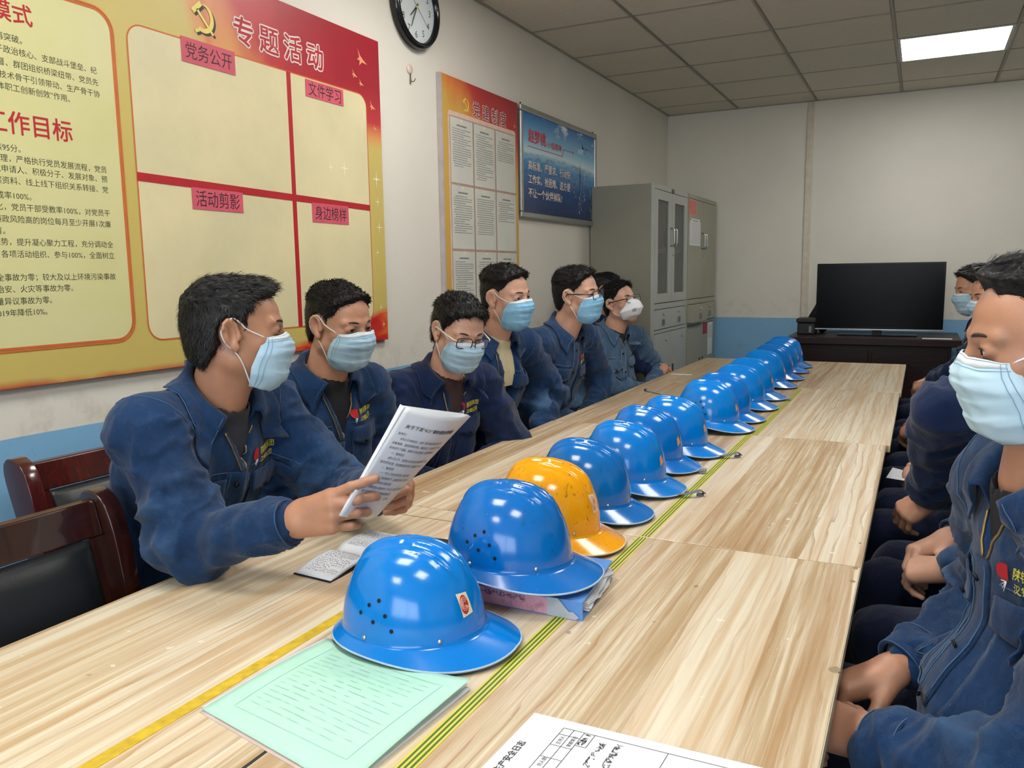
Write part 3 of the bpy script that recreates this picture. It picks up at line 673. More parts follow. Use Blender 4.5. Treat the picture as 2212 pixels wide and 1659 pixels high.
FX = WX + .03
FRM = empty('framed_poster', (0, 0, 0), 'aluminium framed blue sea poster with red and white slogans', 'poster')
q = MB(); q.box(WX+.004, FX-.006, 4.03, 5.11, 1.66, 2.20); q.build('print', t.m, FRM)
for b in ((4.000, 5.140, 1.632, 1.664), (4.000, 5.140, 2.196, 2.228), (4.000, 4.032, 1.664, 2.196), (5.108, 5.140, 1.664, 2.196)):
    q = MB(); q.box(WX+.001, FX, *b[:2], *b[2:]); q.build('frame_rail', alu, FRM, bevel=.006, seg=3)
f3 = wallfn(FX - .006)
for tx, h_, a0, a1, b0, m_, bd in (('赵梦桃', .078, 4.102, 4.335, 2.050, 'r', .03), ('小组精神', .042, 4.352, 4.560, 2.046, 'r', .012), ('高标准、严要求、行动快', .054, 4.097, 4.690, 1.900, 'w', .02), ('工作实、抢困难、送方便', .054, 4.097, 4.690, 1.826, 'w', .02), ('不让一个伙伴掉队!', .054, 4.097, 4.560, 1.752, 'w', .02)):
    mm = simple('print_red_bright', (206, 34, 40), .5) if m_ == 'r' else prt_w
    if m_ == 'w': q = MB(); put_text(q, tx, h_, f3, a0+.004, b0-.003, 'L', bold=bd, width=a1-a0, d=.0006); q.build('lettering_shadow', simple('print_navy', (20, 40, 80), .6), FRM, kind='stuff')
    q = MB(); put_text(q, tx, h_, f3, a0, b0, 'L', bold=bd, width=a1-a0, d=.0012); q.build('lettering', mm, FRM, kind='stuff')
q = MB(); q.tube([f3(4.093, 2.020, .001), f3(4.573, 2.020, .001), f3(4.588, 2.062, .001), f3(4.72, 2.062, .001)], .0016, 4); flat(q, [(4.735 + .011*math.cos(k), 2.062 + .009*math.sin(k)) for k in np.linspace(0, 2*PI, 9)[:-1]], f3, .001); q.build('underline', simple('print_red_bright', (206, 34, 40), .5), FRM)
dk = simple('print_dark_bird', (36, 52, 70), .6)
for cx, cy, s in ((4.90, 2.112, .034), (4.955, 2.108, .020), (5.0, 2.11, .015), (5.04, 2.108, .012), (4.93, 2.08, .012), (4.97, 2.065, .010)):
    q = MB(); bird(q, cx, cy, s, f3); q.build('gull', dk, FRM)
wk = simple('print_foam', (190, 208, 222), .6)
q = MB()
for cx, z1, z0, wd_, kk in ((4.855, 1.99, 1.70, .012, 0), (4.772, 1.97, 1.79, .010, 1), (4.925, 1.96, 1.78, .010, 2), (5.03, 1.86, 1.68, .010, 3), (5.075, 1.80, 1.68, .008, 4)):
    for j in range(46):
        zz = z1 + (z0-z1)*(j/45)**.8; sp = .002 + wd_*(.4 + 1.5*j/45); x_ = cx + rndm.uniform(-1, 1)*sp; s_ = rndm.uniform(.001, .004)
        flat(q, [(x_-s_, zz-s_*2), (x_+s_, zz-s_*1.4), (x_+s_*.7, zz+s_*2), (x_-s_*.6, zz+s_*1.6)], f3, .0008)
q.build('wake_foam', wk, FRM, kind='stuff')
q = MB()
for cx, z1, z0, w_ in ((4.855, 2.006, 1.74, .007), (4.775, 1.93, 1.80, .005), (4.925, 1.92, 1.80, .005), (5.03, 1.83, 1.70, .005)): flat(q, [(cx, z1), (cx-w_, z1-.06), (cx-w_*.9, z0), (cx+w_*.9, z0), (cx+w_, z1-.06)], f3, .0011)
q.build('ship_hull', simple('print_ship_slate', (66, 66, 88), .6), FRM)
for yy in (4.028, 5.10):
    q = MB(); q.tube([(WX+.014, yy, 2.226), (WX+.014, yy, 2.240)], .004, 8); q.build('hanging_pin', black_metal, FRM)
# wall clock
CK = empty('wall_clock', (WX, 3.022, 2.447), 'round black rimmed wall clock showing about twenty five to eight', 'clock')
q = MB(); prof = [(0.150, .0), (0.166, .006), (0.168, .030), (0.160, .042), (0.150, .044), (0.143, .036), (0.141, .022)]; q.lathe(prof, axis='x', n=64, cap=False); q.build('rim', simple('black_gloss_plastic', (14, 15, 17), .14), CK)
q = MB(); q.lathe([(0.001, .020), (0.143, .020)], axis='x', n=64, cap=False); q.build('dial', simple('clock_dial', (212, 220, 222), .4, var=.02), CK)
q = MB(); q.lathe([(0.1425, .020), (0.1435, .036)], axis='x', n=64, cap=False); q.build('inner_ring', simple('clock_ring_lilac', (176, 180, 204), .35), CK)
fc = lambda a, b, d: (.0205 + d, a, b)
for n_ in range(1, 13):
    an = PI/2 - n_*PI/6; q = MB(); put_text(q, str(n_), .040, fc, .108*math.cos(an), .108*math.sin(an) - .014, 'C', bold=.004); q.build('numeral', simple('clock_black', (26, 34, 34), .5), CK)
q = MB()
for k in range(60):
    an = k*PI/30; s_ = .0022 if k % 5 == 0 else .0010; flat(q, [(.134*math.cos(an)+s_*math.cos(u), .134*math.sin(an)+s_*math.sin(u)) for u in np.linspace(0, 2*PI, 7)[:-1]], fc, .0005)
q.build('minute_dots', simple('clock_black', (26, 34, 34), .5), CK, kind='stuff')
def hand_(nm, ang, l_, tail, w_, d_, m_):
    an = PI/2 - math.radians(ang); c_, s_ = math.cos(an), math.sin(an); q = MB()
    q.prism([(-tail*c_ - w_*s_, -tail*s_ + w_*c_), (-tail*c_ + w_*s_, -tail*s_ - w_*c_), (l_*c_ + w_*.6*s_, l_*s_ - w_*.6*c_), (l_*c_ - w_*.6*s_, l_*s_ + w_*.6*c_)], fc, d_, d_ + .0012); q.build(nm, m_, CK)
hm = simple('clock_hand_olive', (44, 46, 34), .4)
hand_('hour_hand', 227, .064, .018, .0030, .004, hm); hand_('minute_hand', 207, .098, .018, .0024, .006, hm); hand_('second_hand', 130, .104, .03, .0009, .008, hm)
q = MB(); q.lathe([(.005, .022), (.005, .031), (.002, .032)], axis='x', n=14); q.build('centre_cap', gold, CK)
# adhesive hook
HK = empty('wall_hook', (WX, 2.990, 2.192), 'small round pinkish adhesive hook below the clock', 'hook')
q = MB(); q.lathe([(.0195, .0), (.021, .002), (.0195, .006), (.012, .0075)], axis='x', n=24); q.build('pad', simple('hook_pad_pink', (212, 190, 178), .5), HK)
q = MB(); q.tube([(.005, .0, -.018), (.007, 0, -.045), (.012, .001, -.052), (.022, .003, -.050), (.027, .005, -.040)], .0022, 6); q.tube([(.006, 0, -.03), (.006, -.001, -.060)], .0022, 6); q.build('hook', simple('hook_metal', (110, 108, 96), .35, .8), HK)

# ---------------------------------------------------------------- steel cabinets
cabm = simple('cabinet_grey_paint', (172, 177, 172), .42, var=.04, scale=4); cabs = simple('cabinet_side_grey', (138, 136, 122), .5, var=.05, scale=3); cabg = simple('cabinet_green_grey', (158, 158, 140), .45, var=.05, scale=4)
dark_gap = simple('cabinet_shadow_gap', (46, 46, 42), .8); nickel = simple('nickel_handle', (196, 198, 194), .25, .9)
tg_ = NT('cabinet_glass'); tg_.base((0.16, 0.18, 0.17, 1)); tg_.set(Roughness=0.12, Alpha=0.45); 
CX = -1.535
def keyhole(y, z, par):
    q = MB(); q.lathe([(.011, .0), (.011, .004), (.006, .006)], (CX+.001, y, z), 14, 'x'); q.box(CX+.006, CX+.016, y-.002, y+.002, z-.016, z-.002); q.build('lock', nickel, par)
def cupplate(y, z, par):
    q = MB(); q.prism([(y-.030, z-.022), (y+.030, z-.022), (y+.024, z+.022), (y-.024, z+.022)], wallfn(CX), .0, .006); h = q.build('label_pull', simple('plate_grey', (120, 122, 120), .35, .6), par, bevel=.002)
    q = MB(); q.box(CX+.006, CX+.008, y-.020, y+.020, z-.004, z+.012); q.build('label_window', simple('label_paper_dark', (84, 86, 84), .5), h)
def cabinet(y0, y1, ztop, lab, body, gls, sidem):
    C = empty('filing_cabinet', ((WX+CX)/2, (y0+y1)/2, 0), lab, 'cabinet'); ox, oy = (WX+CX)/2, (y0+y1)/2
    class Q(MB):
        def build(s, nm, m_, par, **k):
            par_ = par; off = Vector((ox, oy, 0))
            s.v = [tuple(Vector(v) - off) for v in s.v]; return MB.build(s, nm, m_, par_, **k)
    xb = WX + .012
    if gls:
        q = Q(); q.box(xb, CX-.022, y0, y0+.012, 0, ztop); q.box(xb, CX-.022, y1-.012, y1, 0, ztop); q.box(xb, xb+.01, y0+.012, y1-.012, 0, ztop); q.box(xb, CX-.022, y0+.012, y1-.012, ztop-.012, ztop); q.box(xb, CX-.03, y0+.012, y1-.012, 1.10, 1.12); q.box(CX-.03, CX-.024, y0+.012, y1-.012, 0, 1.10)
        q.build('carcass', sidem, C)
        q = Q(); q.box(xb+.01, CX-.05, y0+.013, y1-.013, 1.465, 1.48); q.build('shelf', cabm, C)
    else:
        q = Q(); q.box(xb, CX-.022, y0, y1, 0, ztop); q.build('carcass', sidem, C)
    q = Q(); q.box(CX-.022, CX-.002, y0, y1, ztop-.030, ztop); q.box(CX-.022, CX-.002, y0, y0+.014, 0, ztop-.03); q.box(CX-.022, CX-.002, y1-.014, y1, 0, ztop-.03); q.box(CX-.022, CX-.002, y0+.014, y1-.014, 1.085, 1.120); q.box(CX-.022, CX-.002, y0+.014, y1-.014, .925, .945); q.box(CX-.022, CX-.002, y0+.014, y1-.014, 0, .07)
    q.build('front_frame', body, C)
    mid = (y0+y1)/2
    for a, b in ((y0+.018, mid-.003), (mid+.003, y1-.018)):
        left = a < mid - .1
        q = Q()
        if gls:
            gy0, gy1, gz0, gz1 = a+.065, b-.075, 1.185, 1.79
            if not left: gy0, gy1 = a+.065, b-.065
            for bb in ((a, gy0, 1.125, ztop-.034), (gy1, b, 1.125, ztop-.034), (gy0, gy1, 1.125, gz0), (gy0, gy1, gz1, ztop-.034)): q.box(CX-.018, CX, *bb)
            d_ = q.build('door', body, C, bevel=.0015)
            q = Q(); q.box(CX-.012, CX-.009, gy0, gy1, gz0, gz1); g_ = q.build('glass_pane', tg_.m, C)
        else:
            q.box(CX-.018, CX, a, b, 1.125, ztop-.034); d_ = q.build('door', body, C, bevel=.0015)
        hy = b-.030 if left else a+.030
        q = MB(); P_ = [(CX, hy, 1.50), (CX+.022, hy, 1.505), (CX+.026, hy, 1.52), (CX+.026, hy, 1.60), (CX+.022, hy, 1.615), (CX, hy, 1.62)]; q.tube([(p[0]-ox, p[1]-oy, p[2]) for p in P_], .006, 8); q.build('handle', nickel, d_)
        if not left: 
            q = Q(); q.lathe([(.010, 0), (.010, .004), (.006, .005)], (CX, a+.028, 1.475-.03), 12, 'x'); q.build('lock', nickel, d_)
        # drawer
        dx_ = 0.0
        q = Q(); 
        if not gls and left: q.box(CX-.02, CX+.045, a, b-.02, .950, 1.080)
        elif not gls: q.box(CX-.018, CX+.012, a, b, .950, 1.082)
        else: q.box(CX-.018, CX, a, b, .950, 1.080)
        dr = q.build('drawer', body, C, bevel=.002)
        px_ = .045 if (not gls and left) else (.012 if not gls else 0)
        q = Q(); q.prism([((a+b)/2-.030, .975), ((a+b)/2+.030, .975), ((a+b)/2+.024, 1.015), ((a+b)/2-.024, 1.015)], wallfn(CX+px_), .0, .007); q.build('label_pull', simple('plate_grey', (120, 122, 120), .35, .6), dr, bevel=.002)
        q = Q(); q.lathe([(.011, 0), (.010, .005)], (CX+px_, (a+b)/2, 1.050), 12, 'x'); q.box(CX+px_+.004, CX+px_+.014, (a+b)/2-.002, (a+b)/2+.002, 1.035, 1.050); q.build('lock', nickel, dr)
        # lower door
        q = Q(); q.box(CX-.018, CX, a, b, .075, .920); ld = q.build('lower_door', body, C, bevel=.0015)
        hy = b-.045 if left else a+.045
        if gls:
            q = Q(); q.box(CX, CX+.004, hy-.014, hy+.014, .60, .69); q.build('recessed_pull', simple('plate_dark', (70, 72, 72), .4, .4), ld)
            q = Q(); q.lathe([(.012, 0), (.012, .003)], (CX, b-.11 if left else b-.11, .87), 12, 'x'); q.build('lock', nickel, ld)
        else:
            q = Q(); q.box(CX, CX+.004, hy-.014, hy+.014, .58, .66); q.build('recessed_pull', simple('plate_dark', (70, 72, 72), .4, .4), ld)
    return C, Q
C1, Q = cabinet(5.065, 5.885, 1.885, 'grey steel filing cabinet with glass doors, nearer of the two', cabm, True, cabs)
q = Q(); q.box(CX-.003, CX+.001, 5.46, 5.52, 1.856, 1.880); q.build('maker_plate', simple('plate_brown', (84, 76, 64), .4, .3), C1)
C2, Q = cabinet(5.895, 6.79, 1.890, 'green-grey steel filing cabinet with solid doors beside the back wall', cabg, False, cabg)
# contents behind the glass
for lab, b, m_, cat in (('red folder standing behind the cabinet glass', (-1.75, -1.60, 5.60, 5.66, 1.481, 1.76), simple('folder_red', (196, 60, 44), .6), 'folder'), ('pale bottle standing low behind the cabinet glass', (-1.72, -1.66, 5.22, 5.28, 1.121, 1.24), simple('bottle_pale', (190, 196, 190), .4), 'bottle')):
    q = MB()
    if cat == 'folder': q.box(*b)
    else: q.lathe([(.001, b[4]), (.030, b[4]), (.032, b[4]+.08), (.014, b[4]+.10), (.014, b[4]+.125), (.001, b[4]+.126)], ((b[0]+b[1])/2, (b[2]+b[3])/2, 0), 18)
    tag(q.build(cat, m_, bevel=.002 if cat == 'folder' else 0), lab, cat)
whitep = simple('white_sheet', (226, 228, 232), .7, var=.02); pinkp = simple('pink_notice', (232, 150, 140), .7)
fcx = wallfn(CX + .0015)
q = MB(); q.box(CX+.0004, CX+.0014, 5.917, 6.118, 1.738, 1.850); p_ = q.build('pink_notice', pinkp); tag(p_, 'pink printed notice stuck on the far cabinet door', 'notice')
q = MB()
for k in range(9):
    x_ = 5.925
    while x_ < 6.105: l_ = rndm.uniform(.006, .03); flat(q, [(x_, 1.842-.0115*k), (min(x_+l_, 6.11), 1.842-.0115*k), (min(x_+l_, 6.11), 1.8365-.0115*k), (x_, 1.8365-.0115*k)], fcx, 0); x_ += l_ + .005
q.build('typed_lines', simple('red_print', (190, 80, 70), .7), p_, kind='stuff')
q = MB(); q.box(CX+.0004, CX+.0014, 5.940, 6.262, 1.520, 1.716); p_ = q.build('white_notice', whitep); tag(p_, 'white typed sheet pinned beneath the pink notice', 'notice')
q = MB(); flat(q, [(6.02, 1.698), (6.18, 1.698), (6.18, 1.704), (6.02, 1.704)], fcx, 0)
for k in range(20): flat(q, [(5.955, 1.688-.008*k), (6.248, 1.688-.008*k), (6.248, 1.6868-.008*k), (5.955, 1.6868-.008*k)], fcx, 0)
q.build('typed_lines', grey_ink, p_, kind='stuff')
for yy in (5.955, 6.245):
    q = MB(); q.lathe([(.006, .0), (.005, .004)], (CX+.0014, yy, 1.706), 10, 'x'); q.build('magnet', black_metal, p_)
q = MB(); q.box(CX+.0004, CX+.002, 6.390, 6.530, .832, .924); tag(q.build('red_card', simple('card_crimson', (160, 50, 70), .6)), 'small crimson card hanging below the open drawers', 'card')
q = MB(); q.box(CX+.0004, CX+.0014, 6.555, 6.715, .655, .915); p_ = q.build('white_notice', whitep); tag(p_, 'long pale sheet on the far cabinet lower door', 'notice')
q = MB(); 
for k in range(12): flat(q, [(6.57, .890-.009*k), (6.70, .890-.009*k), (6.70, .8875-.009*k), (6.57, .8875-.009*k)], fcx, 0)
q.build('typed_lines', grey_ink, p_, kind='stuff')

# ---------------------------------------------------------------- console table, television and bag
ros = NT('dark_rosewood'); g = ros.coord(); wv = ros.noise(ros.mapping(g, (1.5, 8, 14)), 3, 5, .65, 1.0); ros.base(ros.ramp(wv, [(0.3, S((20, 8, 9))), (0.7, S((44, 16, 16)))])); ros.set(Roughness=.4); ros.b.inputs['Specular IOR Level'].default_value = .3
TC = empty('console_table', (-.30, 6.42, 0), 'dark rosewood console table under the television', 'table')
q = MB(); q.box(-.560, .555, -.33, .40, .800, .850)
q.build('top', ros.m, TC, bevel=.006)
q = MB(); q.box(-.50, .50, -.28, .36, 0, .80); q.build('body', ros.m, TC, bevel=.004)
for x0, x1 in ((-.48, -.01), (.01, .48)):
    q = MB(); q.box(x0, x1, -.292, -.28, .06, .76); q.build('door', ros.m, TC, bevel=.004)
TV = empty('television', (-.272, 6.36, .85), 'large black flat television with silver lower edge', 'television')
blk = simple('tv_black_gloss', (4, 4, 5), .2, spec=.15); scr = simple('tv_screen_black', (3, 3, 5), .22, var=.3, scale=2, spec=.10)
q = MB(); q.box(-.418, .418, -.010, .030, .045, .520); q.build('bezel', blk, TV, bevel=.003)
q = MB(); q.box(-.408, .408, -.0125, -.010, .062, .511); q.build('screen', scr, TV)
q = MB(); q.box(-.420, .420, -.014, .012, .040, .050); q.build('silver_strip', simple('satin_silver', (170, 174, 178), .25, .9), TV, bevel=.002)
q = MB(); q.box(-.22, .22, .02, .05, .10, .40); q.build('rear_housing', blk, TV, bevel=.01)
q = MB(); q.box(-.03, .03, .0, .03, .0, .06); q.box(-.26, .26, -.07, .13, .001, .010); q.build('stand', blk, TV, bevel=.002)
bagm = simple('black_hard_case', (16, 17, 20), .5, bump=.2)
BG = empty('black_case', (-.765, 6.42, .85), 'black box shaped case beside the television', 'case')
q = MB(); q.box(-.052, .075, -.07, .10, .0, .085); q.build('body', bagm, BG, bevel=.008)
q = MB(); q.box(-.060, .082, -.078, .108, .085, .120); q.build('lid', bagm, BG, bevel=.010)
q = MB(); q.box(.030, .052, -.082, -.070, .015, .065); q.build('latch', simple('latch_grey', (110, 112, 112), .4, .5), BG, bevel=.002)
q = MB(); q.tube([(-.65, 6.60, .86), (-.735, 6.58, .98), (-.70, 6.57, 1.03), (-.675, 6.57, 1.10), (-.66, 6.57, 1.17)], [.03, .035, .030, .022, .012], 10)
tag(q.build('cloth_bag', bagm), 'black soft bag slumped behind the television left side', 'bag')
q = MB(); q.box(.02, .20, 6.14, 6.20, .8505, .8530); tag(q.build('paper_sheet', whitep), 'thin pale sheet lying on the console below the television', 'paper')
# ---------------------------------------------------------------- implicit-surface modeller (numpy)
def V3(*a): return np.array(a if len(a) == 3 else a[0], dtype=np.float64)
def nrm(v):
    v = np.asarray(v, float); return v / (np.linalg.norm(v) + 1e-12)
def P_cone(a, b, ra, rb):
    a = V3(a); b = V3(b); ba = b - a; L2 = float(ba @ ba) + 1e-12
    def f(p):
        pa = p - a.astype(np.float32); t = np.clip(pa @ ba.astype(np.float32) / L2, 0, 1)
        q = pa - t[..., None] * ba.astype(np.float32)
        return np.sqrt((q*q).sum(-1)) - (ra + (rb - ra) * t)
    r = max(ra, rb); return f, np.minimum(a, b) - r, np.maximum(a, b) + r
def P_ell(c, r, M=None):
    """ellipsoid; M rows = its own axes in the parent frame"""
    c = V3(c); r = V3(r); M = np.eye(3) if M is None else np.asarray(M)
    def f(p):
        q = (p - c.astype(np.float32)) @ M.T.astype(np.float32); k0 = np.sqrt(((q / r.astype(np.float32))**2).sum(-1)); k1 = np.sqrt(((q / (r*r).astype(np.float32))**2).sum(-1)) + 1e-9
        return k0 * (k0 - 1) / k1
    e = np.sqrt((M.T**2) @ (r**2)); return f, c - e, c + e
HSC = 0.95
def X_prim(pr, R, o, sc=1.0):
    """prim given in a local frame; R rows = local axes in world, o = origin"""
    f, lo, hi = pr; R = np.asarray(R); o = V3(o)
    def g(p): return f((p - o.astype(np.float32)) @ R.T.astype(np.float32) / np.float32(sc)) * sc
    cs = np.array([[x, y, z] for x in (lo[0], hi[0]) for y in (lo[1], hi[1]) for z in (lo[2], hi[2])]) @ R * sc + o
    return g, cs.min(0), cs.max(0)
class Field:
    def __init__(s, lo, hi, h):
        s.lo = V3(lo); s.h = h; s.n = np.maximum(4, np.ceil((V3(hi) - s.lo) / h).astype(int) + 1)
        s.f = np.full(tuple(s.n), 0.5, dtype=np.float32)
        s.ax = [(s.lo[i] + h * np.arange(s.n[i])).astype(np.float32) for i in range(3)]
    def sl(s, lo, hi, m):
        i0 = np.clip(np.floor((lo - m - s.lo) / s.h).astype(int), 0, s.n); i1 = np.clip(np.ceil((hi + m - s.lo) / s.h).astype(int) + 1, 0, s.n)
        if (i1 <= i0).any(): return None
        return tuple(slice(a, b) for a, b in zip(i0, i1))
    def pts(s, q):
        g = np.meshgrid(s.ax[0][q[0]], s.ax[1][q[1]], s.ax[2][q[2]], indexing='ij'); return np.stack(g, -1)
    def add(s, pr, k=0.01):
        f, lo, hi = pr; q = s.sl(lo, hi, k + 2*s.h)
        if q is None: return s
        d = f(s.pts(q)).astype(np.float32); a = s.f[q]
        hh = np.clip(0.5 + 0.5*(a - d)/k, 0, 1); s.f[q] = a*(1-hh) + d*hh - k*hh*(1-hh); return s
    def sub(s, pr, k=0.006):
        f, lo, hi = pr; q = s.sl(lo, hi, k + s.h)
        if q is None: return s
        d = -f(s.pts(q)).astype(np.float32); a = s.f[q]
        hh = np.clip(0.5 - 0.5*(a - d)/k, 0, 1); s.f[q] = a*(1-hh) + d*hh + k*hh*(1-hh); return s
    def mesh(s):
        f = s.f; ins = f < 0
        n = s.n - 1
        acc = np.zeros(tuple(n) + (3,), dtype=np.float32); cnt = np.zeros(tuple(n), dtype=np.float32); edges = []
        for ax in range(3):
            a = [slice(None)]*3; b = [slice(None)]*3; a[ax] = slice(0, -1); b[ax] = slice(1, None)
            fa, fb = f[tuple(a)], f[tuple(b)]; cr = ins[tuple(a)] != ins[tuple(b)]
            idx = np.argwhere(cr)
            if not len(idx): edges.append((idx, None)); continue
            va = fa[cr]; vb = fb[cr]; t = va / (va - vb)
            P = idx.astype(np.float32); P[:, ax] += t
            o1, o2 = [i for i in range(3) if i != ax]
            for d1 in (0, -1):
                for d2 in (0, -1):
                    c = idx.copy(); c[:, o1] += d1; c[:, o2] += d2
                    ok = (c >= 0).all(1) & (c < n).all(1); cc = c[ok]
                    np.add.at(acc, (cc[:, 0], cc[:, 1], cc[:, 2]), P[ok]); np.add.at(cnt, (cc[:, 0], cc[:, 1], cc[:, 2]), 1)
            edges.append((idx, va < 0))
        m = cnt > 0; vid = np.full(tuple(n), -1, dtype=np.int64); vid[m] = np.arange(m.sum())
        V = acc[m] / cnt[m][:, None] * s.h + s.lo.astype(np.float32)
        Q = []
        for ax in range(3):
            idx, neg = edges[ax]
            if not len(idx): continue
            o1, o2 = [(1, 2), (2, 0), (0, 1)][ax]
            def g(d1, d2):
                c = idx.copy(); c[:, o1] += d1; c[:, o2] += d2; bad = (c < 0).any(1) | (c >= n).any(1); c = np.clip(c, 0, n-1)
                r = vid[c[:, 0], c[:, 1], c[:, 2]]; r[bad] = -1; return r
            q = np.stack([g(-1, -1), g(0, -1), g(0, 0), g(-1, 0)], 1)
            ok = (q >= 0).all(1); q = q[ok]; ng = neg[ok]
            q[~ng] = q[~ng][:, ::-1]; Q.append(q)
        return V, np.concatenate(Q) if Q else np.zeros((0, 4), int)
def vnormals(V, Q):
    a = V[Q[:, 2]] - V[Q[:, 0]]; b = V[Q[:, 3]] - V[Q[:, 1]]; fn = np.cross(a, b); N = np.zeros_like(V)
    for k in range(4): np.add.at(N, Q[:, k], fn)
    return N / (np.linalg.norm(N, axis=1)[:, None] + 1e-12)
def relax(V, Q, it=1, lam=0.5):
    E = np.concatenate([Q[:, [0, 1]], Q[:, [1, 2]], Q[:, [2, 3]], Q[:, [3, 0]]])
    for _ in range(it):
        A = np.zeros_like(V); c = np.zeros(len(V), dtype=np.float32)
        np.add.at(A, E[:, 0], V[E[:, 1]]); np.add.at(A, E[:, 1], V[E[:, 0]]); np.add.at(c, E[:, 0], 1); np.add.at(c, E[:, 1], 1)
        V = V + lam * (A / c[:, None] - V)
    return V
_rs = np.random.RandomState(7); _NT = _rs.rand(32, 32, 32).astype(np.float32)
def noise3(p):
    p = np.asarray(p, dtype=np.float32); i = np.floor(p).astype(int); f = p - i; f = f*f*(3-2*f); i &= 31; j = (i + 1) & 31
    r = 0
    for a in (0, 1):
        for b in (0, 1):
            for c in (0, 1):
                w_ = (f[:, 0] if a else 1-f[:, 0]) * (f[:, 1] if b else 1-f[:, 1]) * (f[:, 2] if c else 1-f[:, 2])
                r = r + w_ * _NT[(j if a else i)[:, 0], (j if b else i)[:, 1], (j if c else i)[:, 2]]
    return r
def ridged(p):  # 0..1 creases
    return 1 - np.abs(2*noise3(p) - 1)
def to_obj(name, V, F, m, parent, org, smooth=True, label=None, kind=None):
    me = mesh_np(name, np.asarray(V) - np.asarray(org, dtype=np.float32), F, smooth); return obj(name, me, m, parent, label, kind)

# ---------------------------------------------------------------- materials of the people
def skin_mat(name, col, red=0.1):
    t = NT(name); g = t.coord(); n = t.noise(g, 22, 5, 0.6); n2 = t.noise(g, 260, 3, 0.6); c = S(col)
    a = tuple(x*.86 for x in c[:3]); b = (min(1, c[0]*1.1), c[1]*1.06, c[2]*1.04)
    r = t.mix(0.0, c, c); r = t.ramp(n, [(0.3, a), (0.7, b)])
    t.base(r); t.set(Roughness=0.42); t.b.inputs['Subsurface Weight'].default_value = 0.12; t.b.inputs['Subsurface Radius'].default_value = (0.012, 0.005, 0.003)
    t.b.inputs['Subsurface Scale'].default_value = 0.6
    t.bump(t.math('ADD', n2, t.math('MULTIPLY', t.noise(g, 90, 3), 0.8)), 0.16, 0.0009); return t.m
SK = [skin_mat('skin_tan', (180, 132, 106)), skin_mat('skin_fair', (200, 156, 134)), skin_mat('skin_warm', (190, 142, 116)), skin_mat('skin_dark_tan', (168, 122, 96))]
lip_m = simple('lip_skin', (160, 95, 85), 0.4)
def denim(name, col, wear, hi):
    t = NT(name); g = t.coord(); c = S(col)
    n = t.noise(g, 5.5, 6, 0.62, 0.6); fine = t.noise(t.mapping(g, (1, 1, 2.2)), 330, 2, 0.7); n3 = t.noise(g, 45, 5, 0.7)
    geo = t.n('ShaderNodeNewGeometry')
    at = t.n('ShaderNodeAttribute', attribute_name='fade'); pt = t.ramp(t.math('ADD', at.outputs['Fac'], t.math('MULTIPLY', t.math('SUBTRACT', n3, 0.5), 0.5)), [(0.42, (0, 0, 0)), (0.95, (1, 1, 1))])
    a = t.ramp(n, [(0.28, tuple(x*.62 for x in c[:3])), (0.6, c), (0.8, tuple(x*1.35 for x in c[:3]))])
    b = t.mix(t.math('MULTIPLY', pt, wear), a, S(hi))
    b = t.mix(t.math('MULTIPLY', t.ramp(fine, [(0.45, (0, 0, 0)), (0.75, (1, 1, 1))]), 0.35), b, tuple(min(1, x*2.1) for x in c[:3]) + (1,))
    b = t.mix(t.math('MULTIPLY', t.ramp(n3, [(0.5, (0, 0, 0)), (0.8, (1, 1, 1))]), 0.35*wear), b, S(hi))
    t.base(b); t.set(Roughness=0.85); t.b.inputs['Specular IOR Level'].default_value = 0.2
    t.b.inputs['Sheen Weight'].default_value = 0.15
    cr = t.noise(t.mapping(g, (1, 1, 0.6)), 20, 2, 0.5, 0.5)
    t.bump(t.math('ADD', t.math('MULTIPLY', fine, 0.10), t.math('MULTIPLY', cr, 1.0)), 0.8, 0.009); return t.m
DN = {'navy': denim('denim_navy', (18, 49, 88), 0.62, (66, 98, 134)), 'dark': denim('denim_dark_navy', (13, 33, 70), 0.3, (42, 62, 98)),
      'light': denim('denim_faded', (66, 94, 124), 0.5, (116, 142, 168)), 'mid': denim('denim_mid_blue', (24, 52, 88), 0.65, (78, 112, 148)), 'blue': denim('cloth_blue', (20, 38, 76), 0.3, (52, 76, 120))}
SEAM = {'navy': simple('stitch_blue', (66, 96, 132), 0.9), 'dark': simple('stitch_dark_blue', (48, 70, 112), 0.9), 'light': simple('stitch_pale', (140, 162, 186), 0.9), 'mid': simple('stitch_mid', (84, 116, 150), 0.9), 'blue': simple('stitch_slate', (52, 78, 124), 0.9)}
TROUS = denim('trouser_cloth_navy', (12, 24, 52), 0.15, (34, 50, 82))
def hair_mat(name, col):
    t = NT(name); g = t.coord(); n = t.noise(g, 120, 4, 0.7); c = S(col); t.base(t.ramp(n, [(0.3, tuple(x*.5 for x in c[:3])), (0.7, tuple(min(1, x*1.6) for x in c[:3]))]))
    t.set(Roughness=0.5); t.b.inputs['Specular IOR Level'].default_value = 0.3; t.bump(n, 0.4, 0.002); return t.m
HAIR = hair_mat('black_hair', (14, 13, 15)); HAIRG = hair_mat('greying_black_hair', (24, 23, 25))
def mask_mat(name, c1, c2):
    t = NT(name); g = t.coord(); n = t.noise(g, 420, 2, 0.6); t.base(t.ramp(t.noise(g, 16, 2), [(0.3, S(c1)), (0.7, S(c2))])); t.set(Roughness=0.8)
    t.b.inputs['Specular IOR Level'].default_value = 0.25; t.bump(n, 0.15, 0.0005); return t.m
